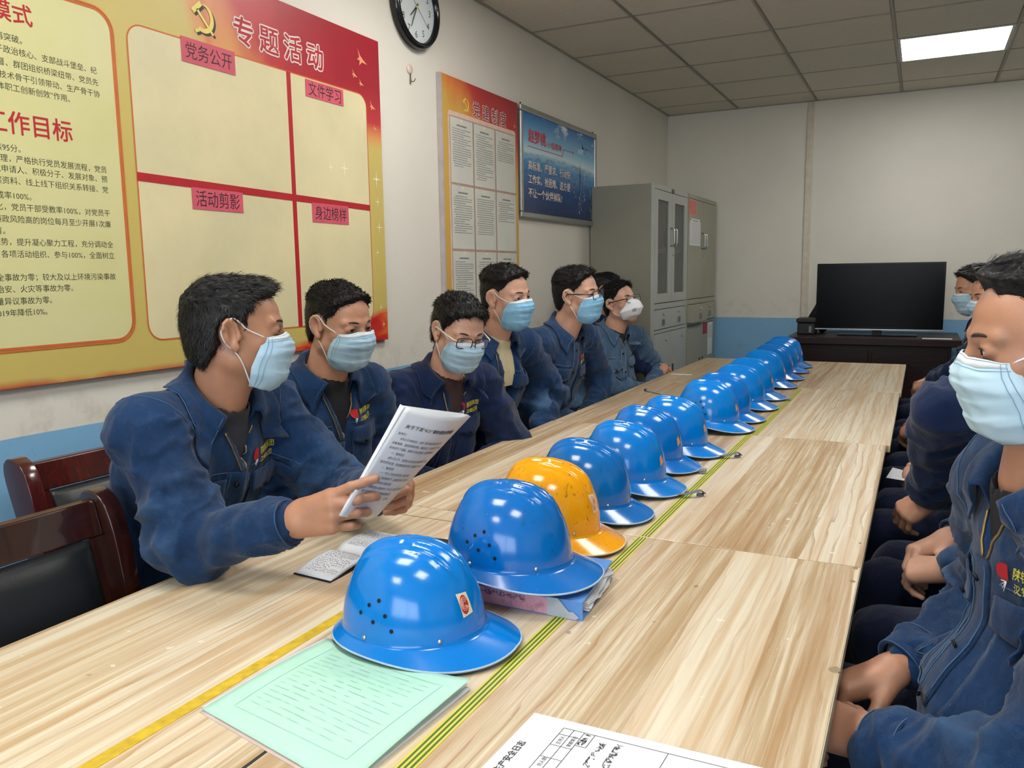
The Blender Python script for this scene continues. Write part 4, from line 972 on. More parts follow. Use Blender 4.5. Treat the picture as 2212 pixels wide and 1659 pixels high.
MASKB = mask_mat('surgical_mask_blue', (160, 192, 214), (174, 204, 222)); MASKS = mask_mat('surgical_mask_sky', (126, 182, 218), (142, 196, 228)); MASKP = mask_mat('surgical_mask_pale', (182, 212, 230), (196, 222, 238)); MASKW = mask_mat('respirator_white', (224, 230, 236), (234, 238, 242))
white_band = simple('mask_band_white', (222, 230, 236), 0.8); loop_m = simple('ear_loop_white', (232, 234, 236), 0.7)
eye_w = simple('eye_white', (215, 208, 200), 0.2); eye_d = simple('eye_iris_dark', (30, 18, 12), 0.15); brow_m = hair_mat('eyebrow_black', (50, 38, 34)); lash_m = simple('lash_dark', (24, 16, 14), 0.6)
frame_b = simple('spectacle_frame_black', (16, 15, 17), 0.25); frame_w = simple('spectacle_temple_cream', (226, 214, 196), 0.4)
gl = NT('spectacle_lens'); gl.base((0.9, 0.95, 1, 1)); gl.set(Roughness=0.03, Alpha=0.12); LENS = gl.m
snap_m = simple('dark_snap_button', (40, 42, 48), 0.3, 0.7); zip_m = simple('brass_zip', (150, 130, 88), 0.35, 0.8); black_cloth = simple('black_cloth', (16, 17, 22), 0.9)
lg_red = simple('embroidery_red', (176, 20, 34), 0.8); lg_yel = simple('embroidery_yellow', (206, 196, 60), 0.8); lg_wht = simple('embroidery_white', (220, 220, 220), 0.8)
SHIRT = {'black': simple('shirt_black', (20, 22, 30), 0.9), 'grey': simple('shirt_charcoal', (48, 50, 60), 0.95), 'cream': simple('shirt_cream', (206, 196, 160), 0.9), 'brown': simple('shirt_brown', (52, 34, 36), 0.9), 'white': simple('shirt_white', (200, 200, 198), 0.9)}
shoe_m = simple('black_leather_shoe', (18, 17, 17), 0.35)

# ---------------------------------------------------------------- head
def catmull(P, n=5):
    P = [V3(p) for p in P]; Q = [2*P[0]-P[1]] + P + [2*P[-1]-P[-2]]; R_ = []
    for i in range(1, len(Q)-2):
        for k in range(n):
            t = k/n; a, b, c, d = Q[i-1:i+3]; R_.append(.5*((2*b) + (c-a)*t + (2*a-5*b+4*c-d)*t*t + (3*b-a-3*c+d)*t**3))
    return R_ + [P[-1]]
def face_frame(yaw, pitch, roll=0.0):
    """rows: right, forward, up of the head in world; yaw 0 = facing +Y, positive turns to +X"""
    y, p, r = map(math.radians, (yaw, pitch, roll))
    f = V3(math.sin(y)*math.cos(p), math.cos(y)*math.cos(p), math.sin(p)); rt = V3(math.cos(y), -math.sin(y), 0.0); u = np.cross(rt, f)
    rt2 = rt*math.cos(r) + u*math.sin(r); u2 = -rt*math.sin(r) + u*math.cos(r)
    return np.stack([rt2, f, u2])
def head_prims(eye=0.5, fat=1.0, nose=1.0):
    """list of (op, prim, k) in the head frame (x right, y forward, z up)"""
    L = []; A = lambda p, k: L.append(('+', p, k)); B = lambda p, k: L.append(('-', p, k))
    A(P_ell((0, -.022, .030), (.074, .092, .084)), .01)
    A(P_ell((0, .026, .042), (.063, .062, .060)), .025)
    A(P_ell((0, .034, -.018), (.061*fat, .052, .070)), .025)
    for s in (-1, 1):
        A(P_cone((s*.046*fat, -.004, -.055), (s*.012, .060, -.098), .025*fat, .019), .03)
        A(P_ell((s*.041*fat, .050, -.016), (.020, .019, .019)), .02)
    A(P_ell((0, .068, -.100), (.018, .016, .014)), .02)
    A(P_ell((0, .062, -.058), (.030, .029, .030)), .02)
    for s in (-1, 1):
        B(P_ell((s*.033, .100, .010), (.020, .017, .0125)), .012)
        A(P_cone((s*.013, .0865, .027), (s*.047, .069, .027), .0075, .007), .014)
    A(P_cone((0, .082, .020), (0, .105*nose, -.022), .0075, .0115), .012)
    A(P_ell((0, .106*nose, -.027), (.0125, .011, .010)), .008)
    for s in (-1, 1):
        A(P_ell((s*.014, .094, -.031), (.0085, .012, .008)), .006)
        A(P_ell((s*.0325, .0725, .0095), (.0172, .0160, .0150)), .004)           # lids over the ball
        ho = .0016 + .0042*eye
        B(P_ell((s*.0325, .092, .0085 - .0015*(1-eye)), (.0125, .012, ho)), .0025)
    A(P_cone((-.019, .083, -.066), (.019, .083, -.066), .006, .006), .008)
    A(P_ell((0, .088, -.063), (.017, .008, .0055)), .005); A(P_ell((0, .087, -.073), (.015, .008, .006)), .005)
    B(P_ell((0, .098, -.068), (.019, .008, .0014)), .003)
    for s in (-1, 1):
        M = np.stack([nrm((1, .42*s, 0)), nrm((-.42*s, 1, .14)), nrm((0, -.14, 1))])
        A(P_ell((s*.0790, -.014, .004), (.0065, .0195, .0320), M), .006)
        c = V3(s*.0825, -.014, .004)                        # rolled rim
        rim = [c + M[1]*(.0165*math.cos(t_)) + M[2]*(.0285*math.sin(t_)) + V3(s*.002, 0, 0) for t_ in [(-.35 + 1.25*k/7)*PI for k in range(8)]] if s > 0 else [c + M[1]*(.0165*math.cos(t_)) + M[2]*(.0285*math.sin(t_)) + V3(s*.002, 0, 0) for t_ in [(-.35 + 1.25*k/7)*PI for k in range(8)]]
        B(P_ell((s*.0870, -.010, .004), (.0100, .0125, .0215), M), .003)
        for k in range(2, 8): A(P_cone(rim[k-1], rim[k], .0036, .0036), .003)
        A(P_cone((s*.084, -.023, .014), (s*.083, -.020, -.012), .0030, .0034), .003)
        A(P_ell((s*.0785, -.005, -.0265), (.0055, .009, .011), M), .005)
        A(P_ell((s*.0775, .003, -.004), (.0045, .005, .007), M), .004)
    return L
YL = ([-.20, -.085, -.05, -.028, -.020, -.012, .0, .02, .03, .045, .055, .068, .08, .095, .12], [-.06, -.055, -.045, -.034, -.006, .012, .022, .028, .034, .046, .054, .060, .070, .082, .12])
def hair_thick(p, style):
    """thickness of the hair over the scalp at head-frame points p"""
    x, y, z = p[:, 0], p[:, 1], p[:, 2]
    yl = np.interp(z - style.get('rec', 0), YL[0], YL[1]) - style.get('temple', 0)*np.clip((np.abs(x)-.03)/.03, 0, 1)*np.clip((z-.03)/.03, 0, 1)
    ns = noise3(p*55) - .5
    e = (yl - y) + ns*.012
    up = np.clip((z - style.get('split', .045)) / .04, 0, 1); up = up*up*(3-2*up)
    t = style['side'] + (style['top'] - style['side'])*up
    nape = np.clip((z + .085)/.03, 0, 1)
    ear = np.clip((np.sqrt((y + .010)**2 + (z*.8 - .002)**2) - .024)/.010, 0, 1); ear = np.where(np.abs(x) > .055, ear, 1)
    cov = np.clip(e/.018, 0, 1)*nape*ear
    return t*cov + (cov - 1)*.012, cov, up
def make_head(F, R, o, opt):
    for op, pr, k in head_prims(opt.get('eye', .5), opt.get('fat', 1.0), opt.get('nose', 1.0)):
        (F.add if op == '+' else F.sub)(X_prim(pr, R, o, HSC), k)
def make_hair(R, o, style, parent, org, h, m, nstr, seed):
    rs = np.random.RandomState(seed)
    Fl = Field((-.125, -.155, -.12), (.125, .135, .165), h)
    for pr, k in ((P_ell((0, -.022, .030), (.074, .092, .084)), .01), (P_ell((0, .026, .042), (.063, .062, .060)), .025), (P_ell((0, -.055, -.035), (.055, .045, .05)), .03)):
        Fl.add(pr, k)
    pts = Fl.pts((slice(None),)*3).reshape(-1, 3); near = np.abs(Fl.f.ravel()) < .06
    th = np.full(len(pts), -.02, dtype=np.float32); tt, cv, up = hair_thick(pts[near], style)
    P = pts[near]; fl = style.get('flow', (0, 1, .3)); clump = ridged(P*np.array([150, 38, 60])*style.get('fr', 1) ) if style.get('dir', 'f') == 'f' else ridged(P*np.array([60, 60, 150]))
    th[near] = tt + cv*(clump - .5)*(.0025 + .007*up)*style.get('rough', 1) + cv*up*(noise3(P*28)-.5)*.012
    Fl.f = (Fl.f.ravel() - th).reshape(Fl.f.shape)
    V, Q = Fl.mesh()
    if not len(V): return
    N = vnormals(V, Q)
    Vw = V @ R * HSC + o
    hobj = to_obj('hair', Vw, Q, m, parent, org)
    # loose strands standing off the hair surface
    d0 = np.linalg.norm((V - V3(0, -.01, .03))/V3(.08, .1, .09), axis=1)
    _, cov, up = hair_thick(V.astype(np.float32), style)
    ok = np.where((cov > .30) & (N @ V3(0, 0, 0) == 0) & (d0 > .9))[0]
    if not len(ok) or not nstr: return hobj
    pick = ok[rs.randint(0, len(ok), nstr)]
    b = V[pick] + rs.randn(nstr, 3)*h*.4; n = N[pick]; u = up[pick][:, None]
    flow = V3(fl)[None, :] + 0*b; side = np.stack([np.sign(b[:, 0])*.25, 0*b[:, 0] - .25, -1.0 + 0*b[:, 0]], 1)
    back = (b[:, 1] < -.05)[:, None]*(1-u)
    dr = flow*u + side*(1-u); dr = dr - (dr*n).sum(1)[:, None]*n*.9; dr /= np.linalg.norm(dr, axis=1)[:, None] + 1e-6
    ln = (style['side']*1.0 + .006) * (1-u) + style.get('len', .022)*u; ln = ln*(0.6 + .7*rs.rand(nstr, 1))
    lift = (style.get('bl', .22) + style.get('lift', .25)*u) * (0.5 + rs.rand(nstr, 1))
    q0 = b - n*.003; q1 = b + dr*ln*.5 + n*ln*lift*.6 + rs.randn(nstr, 3)*ln*.08; q2 = b + dr*ln*1.0 + n*ln*lift*.7 + rs.randn(nstr, 3)*ln*.15
    wv = np.cross(dr, n); wv /= np.linalg.norm(wv, axis=1)[:, None] + 1e-9; wd = style.get('w', .0008)
    A = np.stack([q0 - wv*wd, q0 + wv*wd, q1 - wv*wd*.8, q1 + wv*wd*.8, q2], 1).reshape(-1, 3) @ R * HSC + o
    i = np.arange(nstr)[:, None]*5
    F = np.concatenate([i + np.array([[0, 1, 3]]), i + np.array([[0, 3, 2]]), i + np.array([[2, 3, 4]])])
    so = to_obj('hair_strands', A, F, m, hobj, org, smooth=False, kind='stuff'); return hobj
def surf_grid(name, fn, nu, nv, m, parent, org, thick=0.0, closed=False, label=None):
    V = [fn(i/(nu-1), j/(nv-1)) for j in range(nv) for i in range(nu)]
    F = [(j*nu+i, j*nu+i+1, (j+1)*nu+i+1, (j+1)*nu+i) for j in range(nv-1) for i in range(nu-1)]
    o = to_obj(name, np.array(V), F, m, parent, org, label=label)
    if thick:
        s = o.modifiers.new('thickness', 'SOLIDIFY'); s.thickness = thick; s.offset = -1
    return o
def make_mask(R, o, kind, parent, org, fat=1.0):
    W_ = lambda p: V3(p) @ R * HSC + o
    if kind == 'n95':
        def prof(v):   # front profile along the centre fold
            return np.interp(v, [0, .2, .5, .8, 1], [.098, .134, .148, .118, .062]), np.interp(v, [0, .2, .5, .8, 1], [.012, -.012, -.052, -.090, -.112])
        def fn(u, v):
            a = (u*2-1); yf, z = prof(v); wd = np.interp(v, [0, .5, 1], [.040, .066, .046])*fat; yb = np.interp(v, [0, .5, 1], [.078, .030, .030])
            x = wd*math.sin(a*PI/2); y = yb + (yf-yb)*(math.cos(a*PI/2)**.8 if abs(a) < 1 else 0); 
            return W_((x, y, z + (.020*(1-v)*-abs(a)**1.5) + .012*v*abs(a)))
        mk = surf_grid('face_mask', fn, 41, 25, MASKW, parent, org, .0015)
        q = MB(); q.tube([W_((0, prof(v)[0]+.001, prof(v)[1])) - org for v in np.linspace(.08, .97, 14)], .0012, 5); q.build('centre_fold', white_band, mk)
        q = MB()
        for r in range(3):
            pts_ = [fn(.66 + .02*k, .50 + .055*r) + np.array([.0006, -.0006, 0]) - org for k in range(6)]; q.tube(pts_, .0011, 4)
        q.build('printed_mark', simple('mask_print_grey', (70, 72, 78), .8), mk)
        hi, lo_ = (.055*fat, .045, -.028), (.050*fat, .042, -.078)
    else:
        top = .004
        def prof(v):
            z = np.interp(v, [0, 1], [top, -.129])
            y = np.interp(z, [-.129, -.118, -.104, -.085, -.06, -.040, -.020, .004], [.062, .084, .099, .106, .113, .1235, .1275, .1085]); return y, z
        def fn(u, v):
            a = (u*2-1); yf, z = prof(v)
            pl = 0.0
            for pv in (.26, .46, .66):
                d = (v - pv)/.055
                pl += .0042*(1/(1+math.exp(-d*6)) - .5)*math.exp(-max(0, d)*.35)
            sg = 1 - abs(a)**3
            wd = np.interp(v, [0, .35, .75, 1], [.0620, .0705, .065, .050])*fat; yb = np.interp(v, [0, .3, .6, 1], [.054, .040, .026, .020])
            x = wd*math.sin(a*PI/2)**1; y = yb + (yf - yb)*max(0.0, math.cos(a*PI/2))**.62
            y += pl*sg; x *= 1 + pl*1.0
            zc = z - .010*(abs(a)**2)*(1-v) + .016*abs(a)**2*v + .0015*math.sin(v*30 + a*7)*sg
            return W_((x, y + .001*math.sin(a*19+v*11)*sg, zc))
        mk = surf_grid('face_mask', fn, 49, 45, {'s': MASKS, 'p': MASKP}.get(kind, MASKB), parent, org, .0012)
        surf_grid('nose_band', lambda u, v: fn(u*.995+.0025, v*.075) + R[1]*.0012, 41, 3, white_band, mk, org, .0008)
        q = MB()
        for vv in (.012, .10):
            q.tube([fn(u, vv) + R[1]*.0016 - org for u in np.linspace(.01, .99, 32)], .00045, 4)
        for s in (.0, 1.0):
            for du in (.022, .05):
                q.tube([fn(abs(s-du), v) + R[1]*.0008 + R[0]*(.0012 if s else -.0012) - org for v in np.linspace(.02, .98, 26)], .00045, 4)
        q.build('weld_line', simple('mask_weld', (132, 172, 196), .8), mk)
        hi, lo_ = (.0620*fat, .056, -.006), (.052*fat, .024, -.110)
    for s in (-1, 1):
        q = MB(); X_ = lambda p: (W_((s*p[0], p[1], p[2])) - org)
        q.tube(catmull([X_(hi), X_((.0755*fat, .020, .012)), X_((.0800, .006, .026)), X_((.0825, -.010, .036)), X_((.0865, -.026, .024)), X_((.0875, -.033, .004)), X_((.083, -.024, -.018)), X_((.0775, -.008, -.034)), X_((.070*fat, .008, -.060)), X_(lo_)]), .0014, 6)
        q.build('ear_loop', loop_m, mk)
    return mk
def make_eyes(R, o, parent, org, eye, look=(0, 0), brow=True):
    W_ = lambda p: V3(p) @ R * HSC + o - org
    for s in (-1, 1):
        q = MB(); c = V3(s*.0325, .0735, .0085); n = 14
        V = []; 
        for j in range(n+1):
            for i in range(2*n): 
                th = PI*j/n; ph = PI*i/n; V.append(W_(c + .0128*V3(math.sin(th)*math.cos(ph), math.cos(th), math.sin(th)*math.sin(ph))))
        F = [(j*2*n+i, (j+1)*2*n+i, (j+1)*2*n+(i+1) % (2*n), j*2*n+(i+1) % (2*n)) for j in range(n) for i in range(2*n)]
        q.add(V, F, True); e = q.build('eyeball', eye_w, parent)
        q = MB(); g = nrm((look[0]*.35, 1, look[1]*.35)); ax = nrm(np.cross(g, (0, 0, 1))); ay = np.cross(ax, g)
        V = [W_(c + g*.0137)]; 
        for rr, dd in ((.0030, .01345), (.0058, .0120)):
            for k in range(16): V.append(W_(c + g*dd + rr*(ax*math.cos(k*PI/8) + ay*math.sin(k*PI/8))))
        F = [(0, 1+k, 1+(k+1) % 16) for k in range(16)] + [(1+k, 17+k, 17+(k+1) % 16, 1+(k+1) % 16) for k in range(16)]
        q.add(V, F, True); q.build('iris', eye_d, e)
        ho = .0016 + .0042*eye
        q = MB()
        pts = [W_((s*.0325 + .0145*a, .0882 - .0065*a*a - (.003*a*s if a*s > 0 else 0), .0085 + ho*(1-a*a)*.85 - .0012*abs(a))) for a in np.linspace(-1, 1, 11)]
        q.tube(pts, [.0005 + .0006*math.sin(PI*k/10) for k in range(11)], 5); q.build('eyelashes', lash_m, parent)
        if brow:
            q = MB(); pts = [W_((s*(.014 + .034*a), .0925 - .0180*a*a, .0272 + .0055*math.sin(a*PI*.75) - .004*a*a)) for a in np.linspace(0, 1, 12)]
            q.tube(pts, [(.0010 + .0019*math.sin(PI*(.2+.75*k/11))) for k in range(12)], 6)
            # flatten against the brow
            b = q.build('eyebrow', brow_m, parent)
def make_glasses(R, o, parent, org, kind='black'):
    W_ = lambda p: V3(p) @ R * HSC + o - org
    g = MB()
    for s in (-1, 1):
        L = [W_((s*.0335 + x, .1120 - abs(x + s*.0335)*.14, .006 + z)) for x, z in rrect(-.0270, .0270, -.0190, .0165, .011, 4)]
        g.tube(L, .0016, 6, closed=True)
    g.tube([W_((-.0085, .1105, .010)), W_((0, .1135, .013)), W_((.0085, .1105, .010))], .0017, 6)
    root = g.build('glasses', frame_b, parent)
    for s in (-1, 1):
        q = MB(); L = [W_((s*.0335 + x, .1120 - abs(x + s*.0335)*.14, .006 + z)) for x, z in rrect(-.0260, .0260, -.0180, .0155, .011, 4)]
        q.add(L, [tuple(range(len(L)))]); q.build('lens', LENS, root)
        q = MB(); q.tube([W_((s*.0605, .1035, .012)), W_((s*.0710, .090, .013)), W_((s*.0790, .030, .014)), W_((s*.0850, -.008, .016)), W_((s*.0840, -.030, -.005))], [.0024, .0026, .0026, .0022, .0018], 6)
        q.build('temple_arm', frame_w if kind == 'cream' else frame_b, root)

# ---------------------------------------------------------------- hands
def hand_prims(w, d, n, side, curls, thumb=(0.5, 0.35, 0.3), spread=1.0, sc=1.0):
    """w wrist, d towards the knuckles, n out of the back of the hand, side=+1 thumb on cross(d,n)"""
    w = V3(w); d = nrm(d); n = nrm(n - (n @ d)*d); s = -np.cross(d, n)*side; L = []
    L.append((P_cone(w - d*.05, w + d*.006, .0265*sc, .0245*sc), .01))
    off = [.029, .010, -.010, -.028]; kl = [.090, .093, .088, .080]; rr = [.0105, .0107, .0100, .0088]; ph = [(.043, .026, .020), (.047, .029, .021), (.043, .027, .020), (.034, .021, .018)]
    tips = []
    for i in range(4):
        wp = w + s*off[i]*.55*sc + d*.004; k = w + d*kl[i]*sc + s*off[i]*sc*spread + n*(.004 - .003*abs(i-1.2))*sc
        L.append((P_cone(wp, k, .0145*sc, (rr[i]+.0018)*sc), .014)); L.append((P_cone(wp - n*.010*sc, k - n*.009*sc - d*.008, .013*sc, .0105*sc), .014))
        a = 0.0; p = k; cd = d + s*(.10*(1.3 - i))*(spread); cd = nrm(cd)
        for j in range(3):
            a += curls[i][j]; v = cd*math.cos(a) - n*math.sin(a); q = p + nrm(v)*ph[i][j]*sc
            L.append((P_cone(p, q, (rr[i] - .0008*j)*sc, (rr[i] - .0008*(j+1))*sc), .0035 if j else .006)); p = q
        tips.append(p)
    tb = w + d*.022*sc + s*.022*sc - n*.008*sc
    a, b, c = thumb   # outward, down(palmwards), bend inwards
    v1 = nrm(d*.75 + s*a - n*b); m1 = tb + v1*.046*sc; v2 = nrm(v1 + (-s*.4 + d*.3)*c - n*b*.2); m2 = m1 + v2*.034*sc; v3 = nrm(v2 - s*c*.6); m3 = m2 + v3*.028*sc
    L += [(P_cone(tb - d*.01, m1, .0165*sc, .0125*sc), .012), (P_cone(m1, m2, .0118*sc, .0108*sc), .004), (P_cone(m2, m3, .0108*sc, .0088*sc), .004)]
    L.append((P_ell(w + d*.05*sc + s*.002 - n*.006*sc, (.033*sc, .046*sc, .0135*sc), np.stack([s, d, n])), .012))
    return L, tips
CURL = {'relax': [(.35, .5, .3)]*4, 'fist': [(1.2, 1.4, .8)]*4, 'hold': [(.5, .8, .4)]*4, 'clasp': [(.75, .9, .4), (.8, .95, .45), (.85, 1.0, .45), (.9, 1.0, .5)], 'flat': [(.12, .15, .1)]*4}
# ---------------------------------------------------------------- people
def ik(a, b, l1, l2, hint):
    a, b = V3(a), V3(b); d = b - a; L = np.linalg.norm(d); k = 1.0
    if L > (l1 + l2)*.995: s = L/((l1 + l2)*.995); l1 *= s; l2 *= s
    x = (l1*l1 - l2*l2 + L*L)/(2*L); h = math.sqrt(max(0, l1*l1 - x*x)); dn = d/L
    p = V3(hint) - (V3(hint) @ dn)*dn; return a + dn*x + nrm(p)*h
def person(label, group, yaw, pelvis, head, hd, wrists, hints, hands, jk='navy', shirt='black', hair=None, mask='b', glasses=None, skin=0, fat=1.0, belly=0.0, vopen=0.16, vslope=0.42,
           hj=0.009, hh=0.0045, strands=2500, seed=1, eye=.5, look=(0, 0), nb=None, shw=0.175, knees=0.0, zlap=None, logo=True, pockets=True, hoff=(0, 0), facefat=1.0, hmat=None, sleeve=1.0, foldk=1.0, upper=None, legs_dir=None, det=True, cuff_col=None, neckr=.057):
    PV = V3(pelvis); HC = V3(head); y = math.radians(yaw); Fw = V3(math.sin(y), math.cos(y), 0); Rt = V3(math.cos(y), -math.sin(y), 0)
    RH = face_frame(*hd)
    NB = V3(nb) if nb is not None else HC - RH[1]*.025 - RH[2]*.060 + V3(0, 0, -.082) - Fw*.035
    Up = nrm(NB - PV); Fc = nrm(Fw - (Fw @ Up)*Up); M = np.stack([Rt, Fc, Up]); org = V3(PV[0], PV[1], 0.0)
    Sh = {s: NB - Up*(.062) + Rt*s*shw*fat + Fc*hoff[0 if s > 0 else 1] for s in (1, -1)}
    Wr = {1: V3(wrists[0]), -1: V3(wrists[1])}
    El = {s: ik(Sh[s], Wr[s], .285, .250, hints[0 if s > 0 else 1]) for s in (1, -1)}
    if upper: 
        for s in upper: El[s] = V3(upper[s])
    sk = SK[skin]
    # ---- body: one surface of head, neck, torso, arms, legs and hands
    parts = []
    Fd = Field(HC - .17, HC + .17, hh); lo = np.minimum(HC - .15, NB - .13); hi = HC + V3(.15, .15, .16); hi = np.maximum(hi, NB + .13)
    Fd = Field(lo, hi, hh)
    make_head(Fd, RH, HC, {'eye': eye, 'fat': facefat})
    Fd.add(P_cone(HC - RH[1]*.022 - RH[2]*.045, NB - Up*.02, neckr*.96, neckr*1.04), .022)
    Fd.add(P_cone(HC - RH[1]*.0 - RH[2]*.075, NB + Fc*.016 - Up*.045, .030, .034), .03)
    Fd.add(P_ell(NB - Up*.095 - Fc*.008, (.10, .052, .06), M), .03)
    V, Q = Fd.mesh(); parts.append((V, Q))
    for s in (1, -1):
        hs = hands[0 if s > 0 else 1]
        if hs is None: continue
        L, tips = hand_prims(Wr[s], hs['d'], hs['n'], s*1.0*hs.get('flip', 1), hs['c'], hs.get('t', (.6, .4, .4)), hs.get('sp', 1.0), hs.get('sc', 1.0))
        lo = np.min([p[1] for p, _ in L], 0) - .008; hi = np.max([p[2] for p, _ in L], 0) + .008
        Fh = Field(lo, hi, hs.get('h', .0032))
        for pr, k in L: Fh.add(pr, k)
        parts.append(Fh.mesh())
    hipc = PV + Up*.0
    ld = legs_dir if legs_dir is not None else Fw
    Hp = {s: PV + Rt*s*.095 - V3(0, 0, .01) for s in (1, -1)}; Kn = {s: Hp[s] + nrm(V3(ld) + Rt*s*knees)*.42 + V3(0, 0, -.015) for s in (1, -1)}
    An = {s: V3(Kn[s][0], Kn[s][1], .10) + V3(ld)*.03 for s in (1, -1)}
    allp = [PV, NB] + [d[s] for d in (Sh, El, Wr, Hp, Kn, An) for s in (1, -1)]
    lo = np.min(allp, 0) - .16; hi = np.max(allp, 0) + .12; lo[2] = max(lo[2], 0.03)
    Fb = Field(lo, hi, .018)
    Fb.add(P_ell(NB - Up*.19, (.150, .095, .17), M), .03); Fb.add(P_ell(PV + Up*.14, (.145, .10, .15), M), .05); Fb.add(P_ell(PV, (.15, .11, .09), M), .05)
    for s in (1, -1):
        Fb.add(P_cone(NB - Up*.05, Sh[s] - Rt*s*.01, .045, .05), .03); Fb.add(P_cone(Sh[s] - Rt*s*.01, El[s], .046, .036), .03); Fb.add(P_cone(El[s], Wr[s] - nrm(Wr[s]-El[s])*.03, .036, .024), .02)
        Fb.add(P_cone(Hp[s], Kn[s], .068, .045), .04); Fb.add(P_cone(Kn[s], An[s], .045, .034), .03)
    parts.append(Fb.mesh())
    n = 0; VV = []; QQ = []
    for V, Q in parts: VV.append(V); QQ.append(Q + n); n += len(V)
    root = to_obj('person', np.concatenate(VV), np.concatenate(QQ), sk, None, org); root.location = tuple(org)
    tag(root, label, 'person', group)
    # ---- head dressing
    make_eyes(RH, HC, root, org, eye, look)
    if hair: make_hair(RH, HC, hair, root, org, hh*.95, hmat or HAIR, strands, seed)
    if mask: make_mask(RH, HC, mask, root, org, facefat)
    if glasses: make_glasses(RH, HC, root, org, glasses)
    # ---- trousers and shoes
    Ft = Field(lo, np.array([hi[0], hi[1], PV[2] + .16]), .013)
    Ft.add(P_ell(PV, (.172*fat, .135, .105), M), .04)
    for s in (1, -1):
        Ft.add(P_cone(Hp[s], Kn[s], .094*fat, .076), .03); Ft.add(P_cone(Kn[s], An[s], .066, .052), .03)
    V, Q = Ft.mesh(); N = vnormals(V, Q)
    V = V + N*((ridged(V @ np.stack([Rt, Fw, V3(0, 0, 1)]).T*np.array([5, 16, 9]) + seed) - .55)*.012)[:, None]
    to_obj('trousers', V, Q, TROUS, root, org)
    for s in (1, -1):
        q = MB(); a = An[s] - org; f = V3(ld); c = Rt*s
        def fn(u, v):
            an = u*2*PI; x = math.cos(an)*.045*(1 - .15*max(0, math.sin(an))); yy = math.sin(an)*.135 + .07; z = v*.075*(1 - .55*max(0, yy-.02)/.2) ; k = (1 - .35*v*v)
            return An[s]*V3(1, 1, 0) + Rt*x*k + f*(yy*(1-.1*v)) + V3(0, 0, .005 + z)
        so = surf_grid('shoe', fn, 21, 6, shoe_m, root, org)
    # ---- jacket
    lo = np.min([PV, NB] + [d[s] for d in (Sh, El, Wr) for s in (1, -1)], 0) - .20; hi = np.max([PV, NB] + [d[s] for d in (Sh, El, Wr) for s in (1, -1)], 0) + .16
    lo[2] = max(lo[2], PV[2] - .13)
    FJ = Field(lo, hi, hj)
    FJ.add(P_ell(NB - Up*.190, (.178*fat, .122*fat, .185), M), .03)
    FJ.add(P_ell(PV + Up*.17 + Fc*(.012 + belly*.5), (.176*fat, .135*fat + belly, .170), M), .07)
    FJ.add(P_ell(PV + Up*.03, (.182*fat, .140*fat + belly*.4, .095), M), .05)
    for s in (1, -1):
        FJ.add(P_cone(NB - Up*.040 + Rt*s*.045 - Fc*.01, Sh[s] - Up*.004, .056, .060), .04)
        FJ.add(P_cone(Sh[s], El[s], .067*sleeve, .056*sleeve), .035)
        FJ.add(P_cone(El[s], Wr[s] - nrm(Wr[s]-El[s])*.035, .056*sleeve, .040*sleeve), .02)
    FJ.sub(P_cone(NB - Up*.03, NB + Up*.14 + Fc*.02, neckr + .008, neckr + .016), .008)
    vb = -vopen
    if vopen > 0.02:
        cs = math.cos(math.atan(vslope))
        def vf(p):
            q = (p - NB.astype(np.float32)) @ M.T.astype(np.float32); return np.maximum((np.abs(q[..., 0]) - np.maximum(0, (q[..., 1]*0 + q[..., 2] - vb))*vslope)*cs, .030 - q[..., 1])
        ext = .09; FJ.sub((vf, NB - Up*vopen - .16, NB + .16), .006)
    V, Q = FJ.mesh(); N = vnormals(V, Q); D = np.zeros(len(V), dtype=np.float32)
    LQ = (V - PV) @ M.T
    wv = noise3(LQ*4 + seed*3.1)[:, None]
    tor = ridged(LQ*np.array([7, 6, 3.0]) + wv*2.2 + seed) ; wst = ridged(LQ*np.array([3.5, 3.5, 13]) + wv*1.8 + seed*2)
    hgt = np.clip(LQ[:, 2]/max(.1, np.linalg.norm(NB-PV)), 0, 1)
    D += (tor**3 - .3)*.012*(.5 + .5*(hgt < .8)) + (wst**2 - .35)*.016*np.clip(1 - hgt*1.6, 0, 1)
    wsum = np.zeros(len(V), dtype=np.float32)
    for s in (1, -1):
        for a, b, t0 in ((Sh[s], El[s], 1.0), (El[s], Wr[s], 0.0)):
            ax = nrm(b - a); Ln = np.linalg.norm(b-a); r = V - a; t = r @ ax; pr = r - t[:, None]*ax; dist = np.linalg.norm(pr, axis=1)
            wgt = np.clip((.105 - dist)/.04, 0, 1)*np.clip((t + .03)/.04, 0, 1)*np.clip((Ln + .03 - t)/.04, 0, 1)
            e1 = nrm(np.cross(ax, Up + .01)); e2 = np.cross(ax, e1); wp = noise3(V*9 + seed)*1.4
            q = np.stack([t*21 + (pr @ e1)*9 + wp, (pr @ e1)*7, (pr @ e2)*7 + seed], 1)
            near = np.exp(-((t - t0*Ln)/.085)**2)
            D += wgt*(ridged(q)**2.2 - .38)*(.009 + .010*near); wsum = np.maximum(wsum, wgt)
    D0 = D.copy(); fine_ = ridged(V*np.array([17, 17, 26]) + (noise3(V*7 + seed)*2.6)[:, None] + seed); D += (fine_**5 - .12)*.0065*np.clip(.35 + wsum*.9 + (1-hgt)*.4, 0, 1.2)
    V = relax(V + N*(D*foldk)[:, None], Q, 2, .30)
    jm = DN[jk]; J = to_obj('jacket', V, Q, jm, root, org)
    at_ = J.data.attributes.new('fade', 'FLOAT', 'POINT'); at_.data.foreach_set('value', np.clip(.28 + (D0*.7 + D*.3)*34, 0, 1).astype(np.float32))
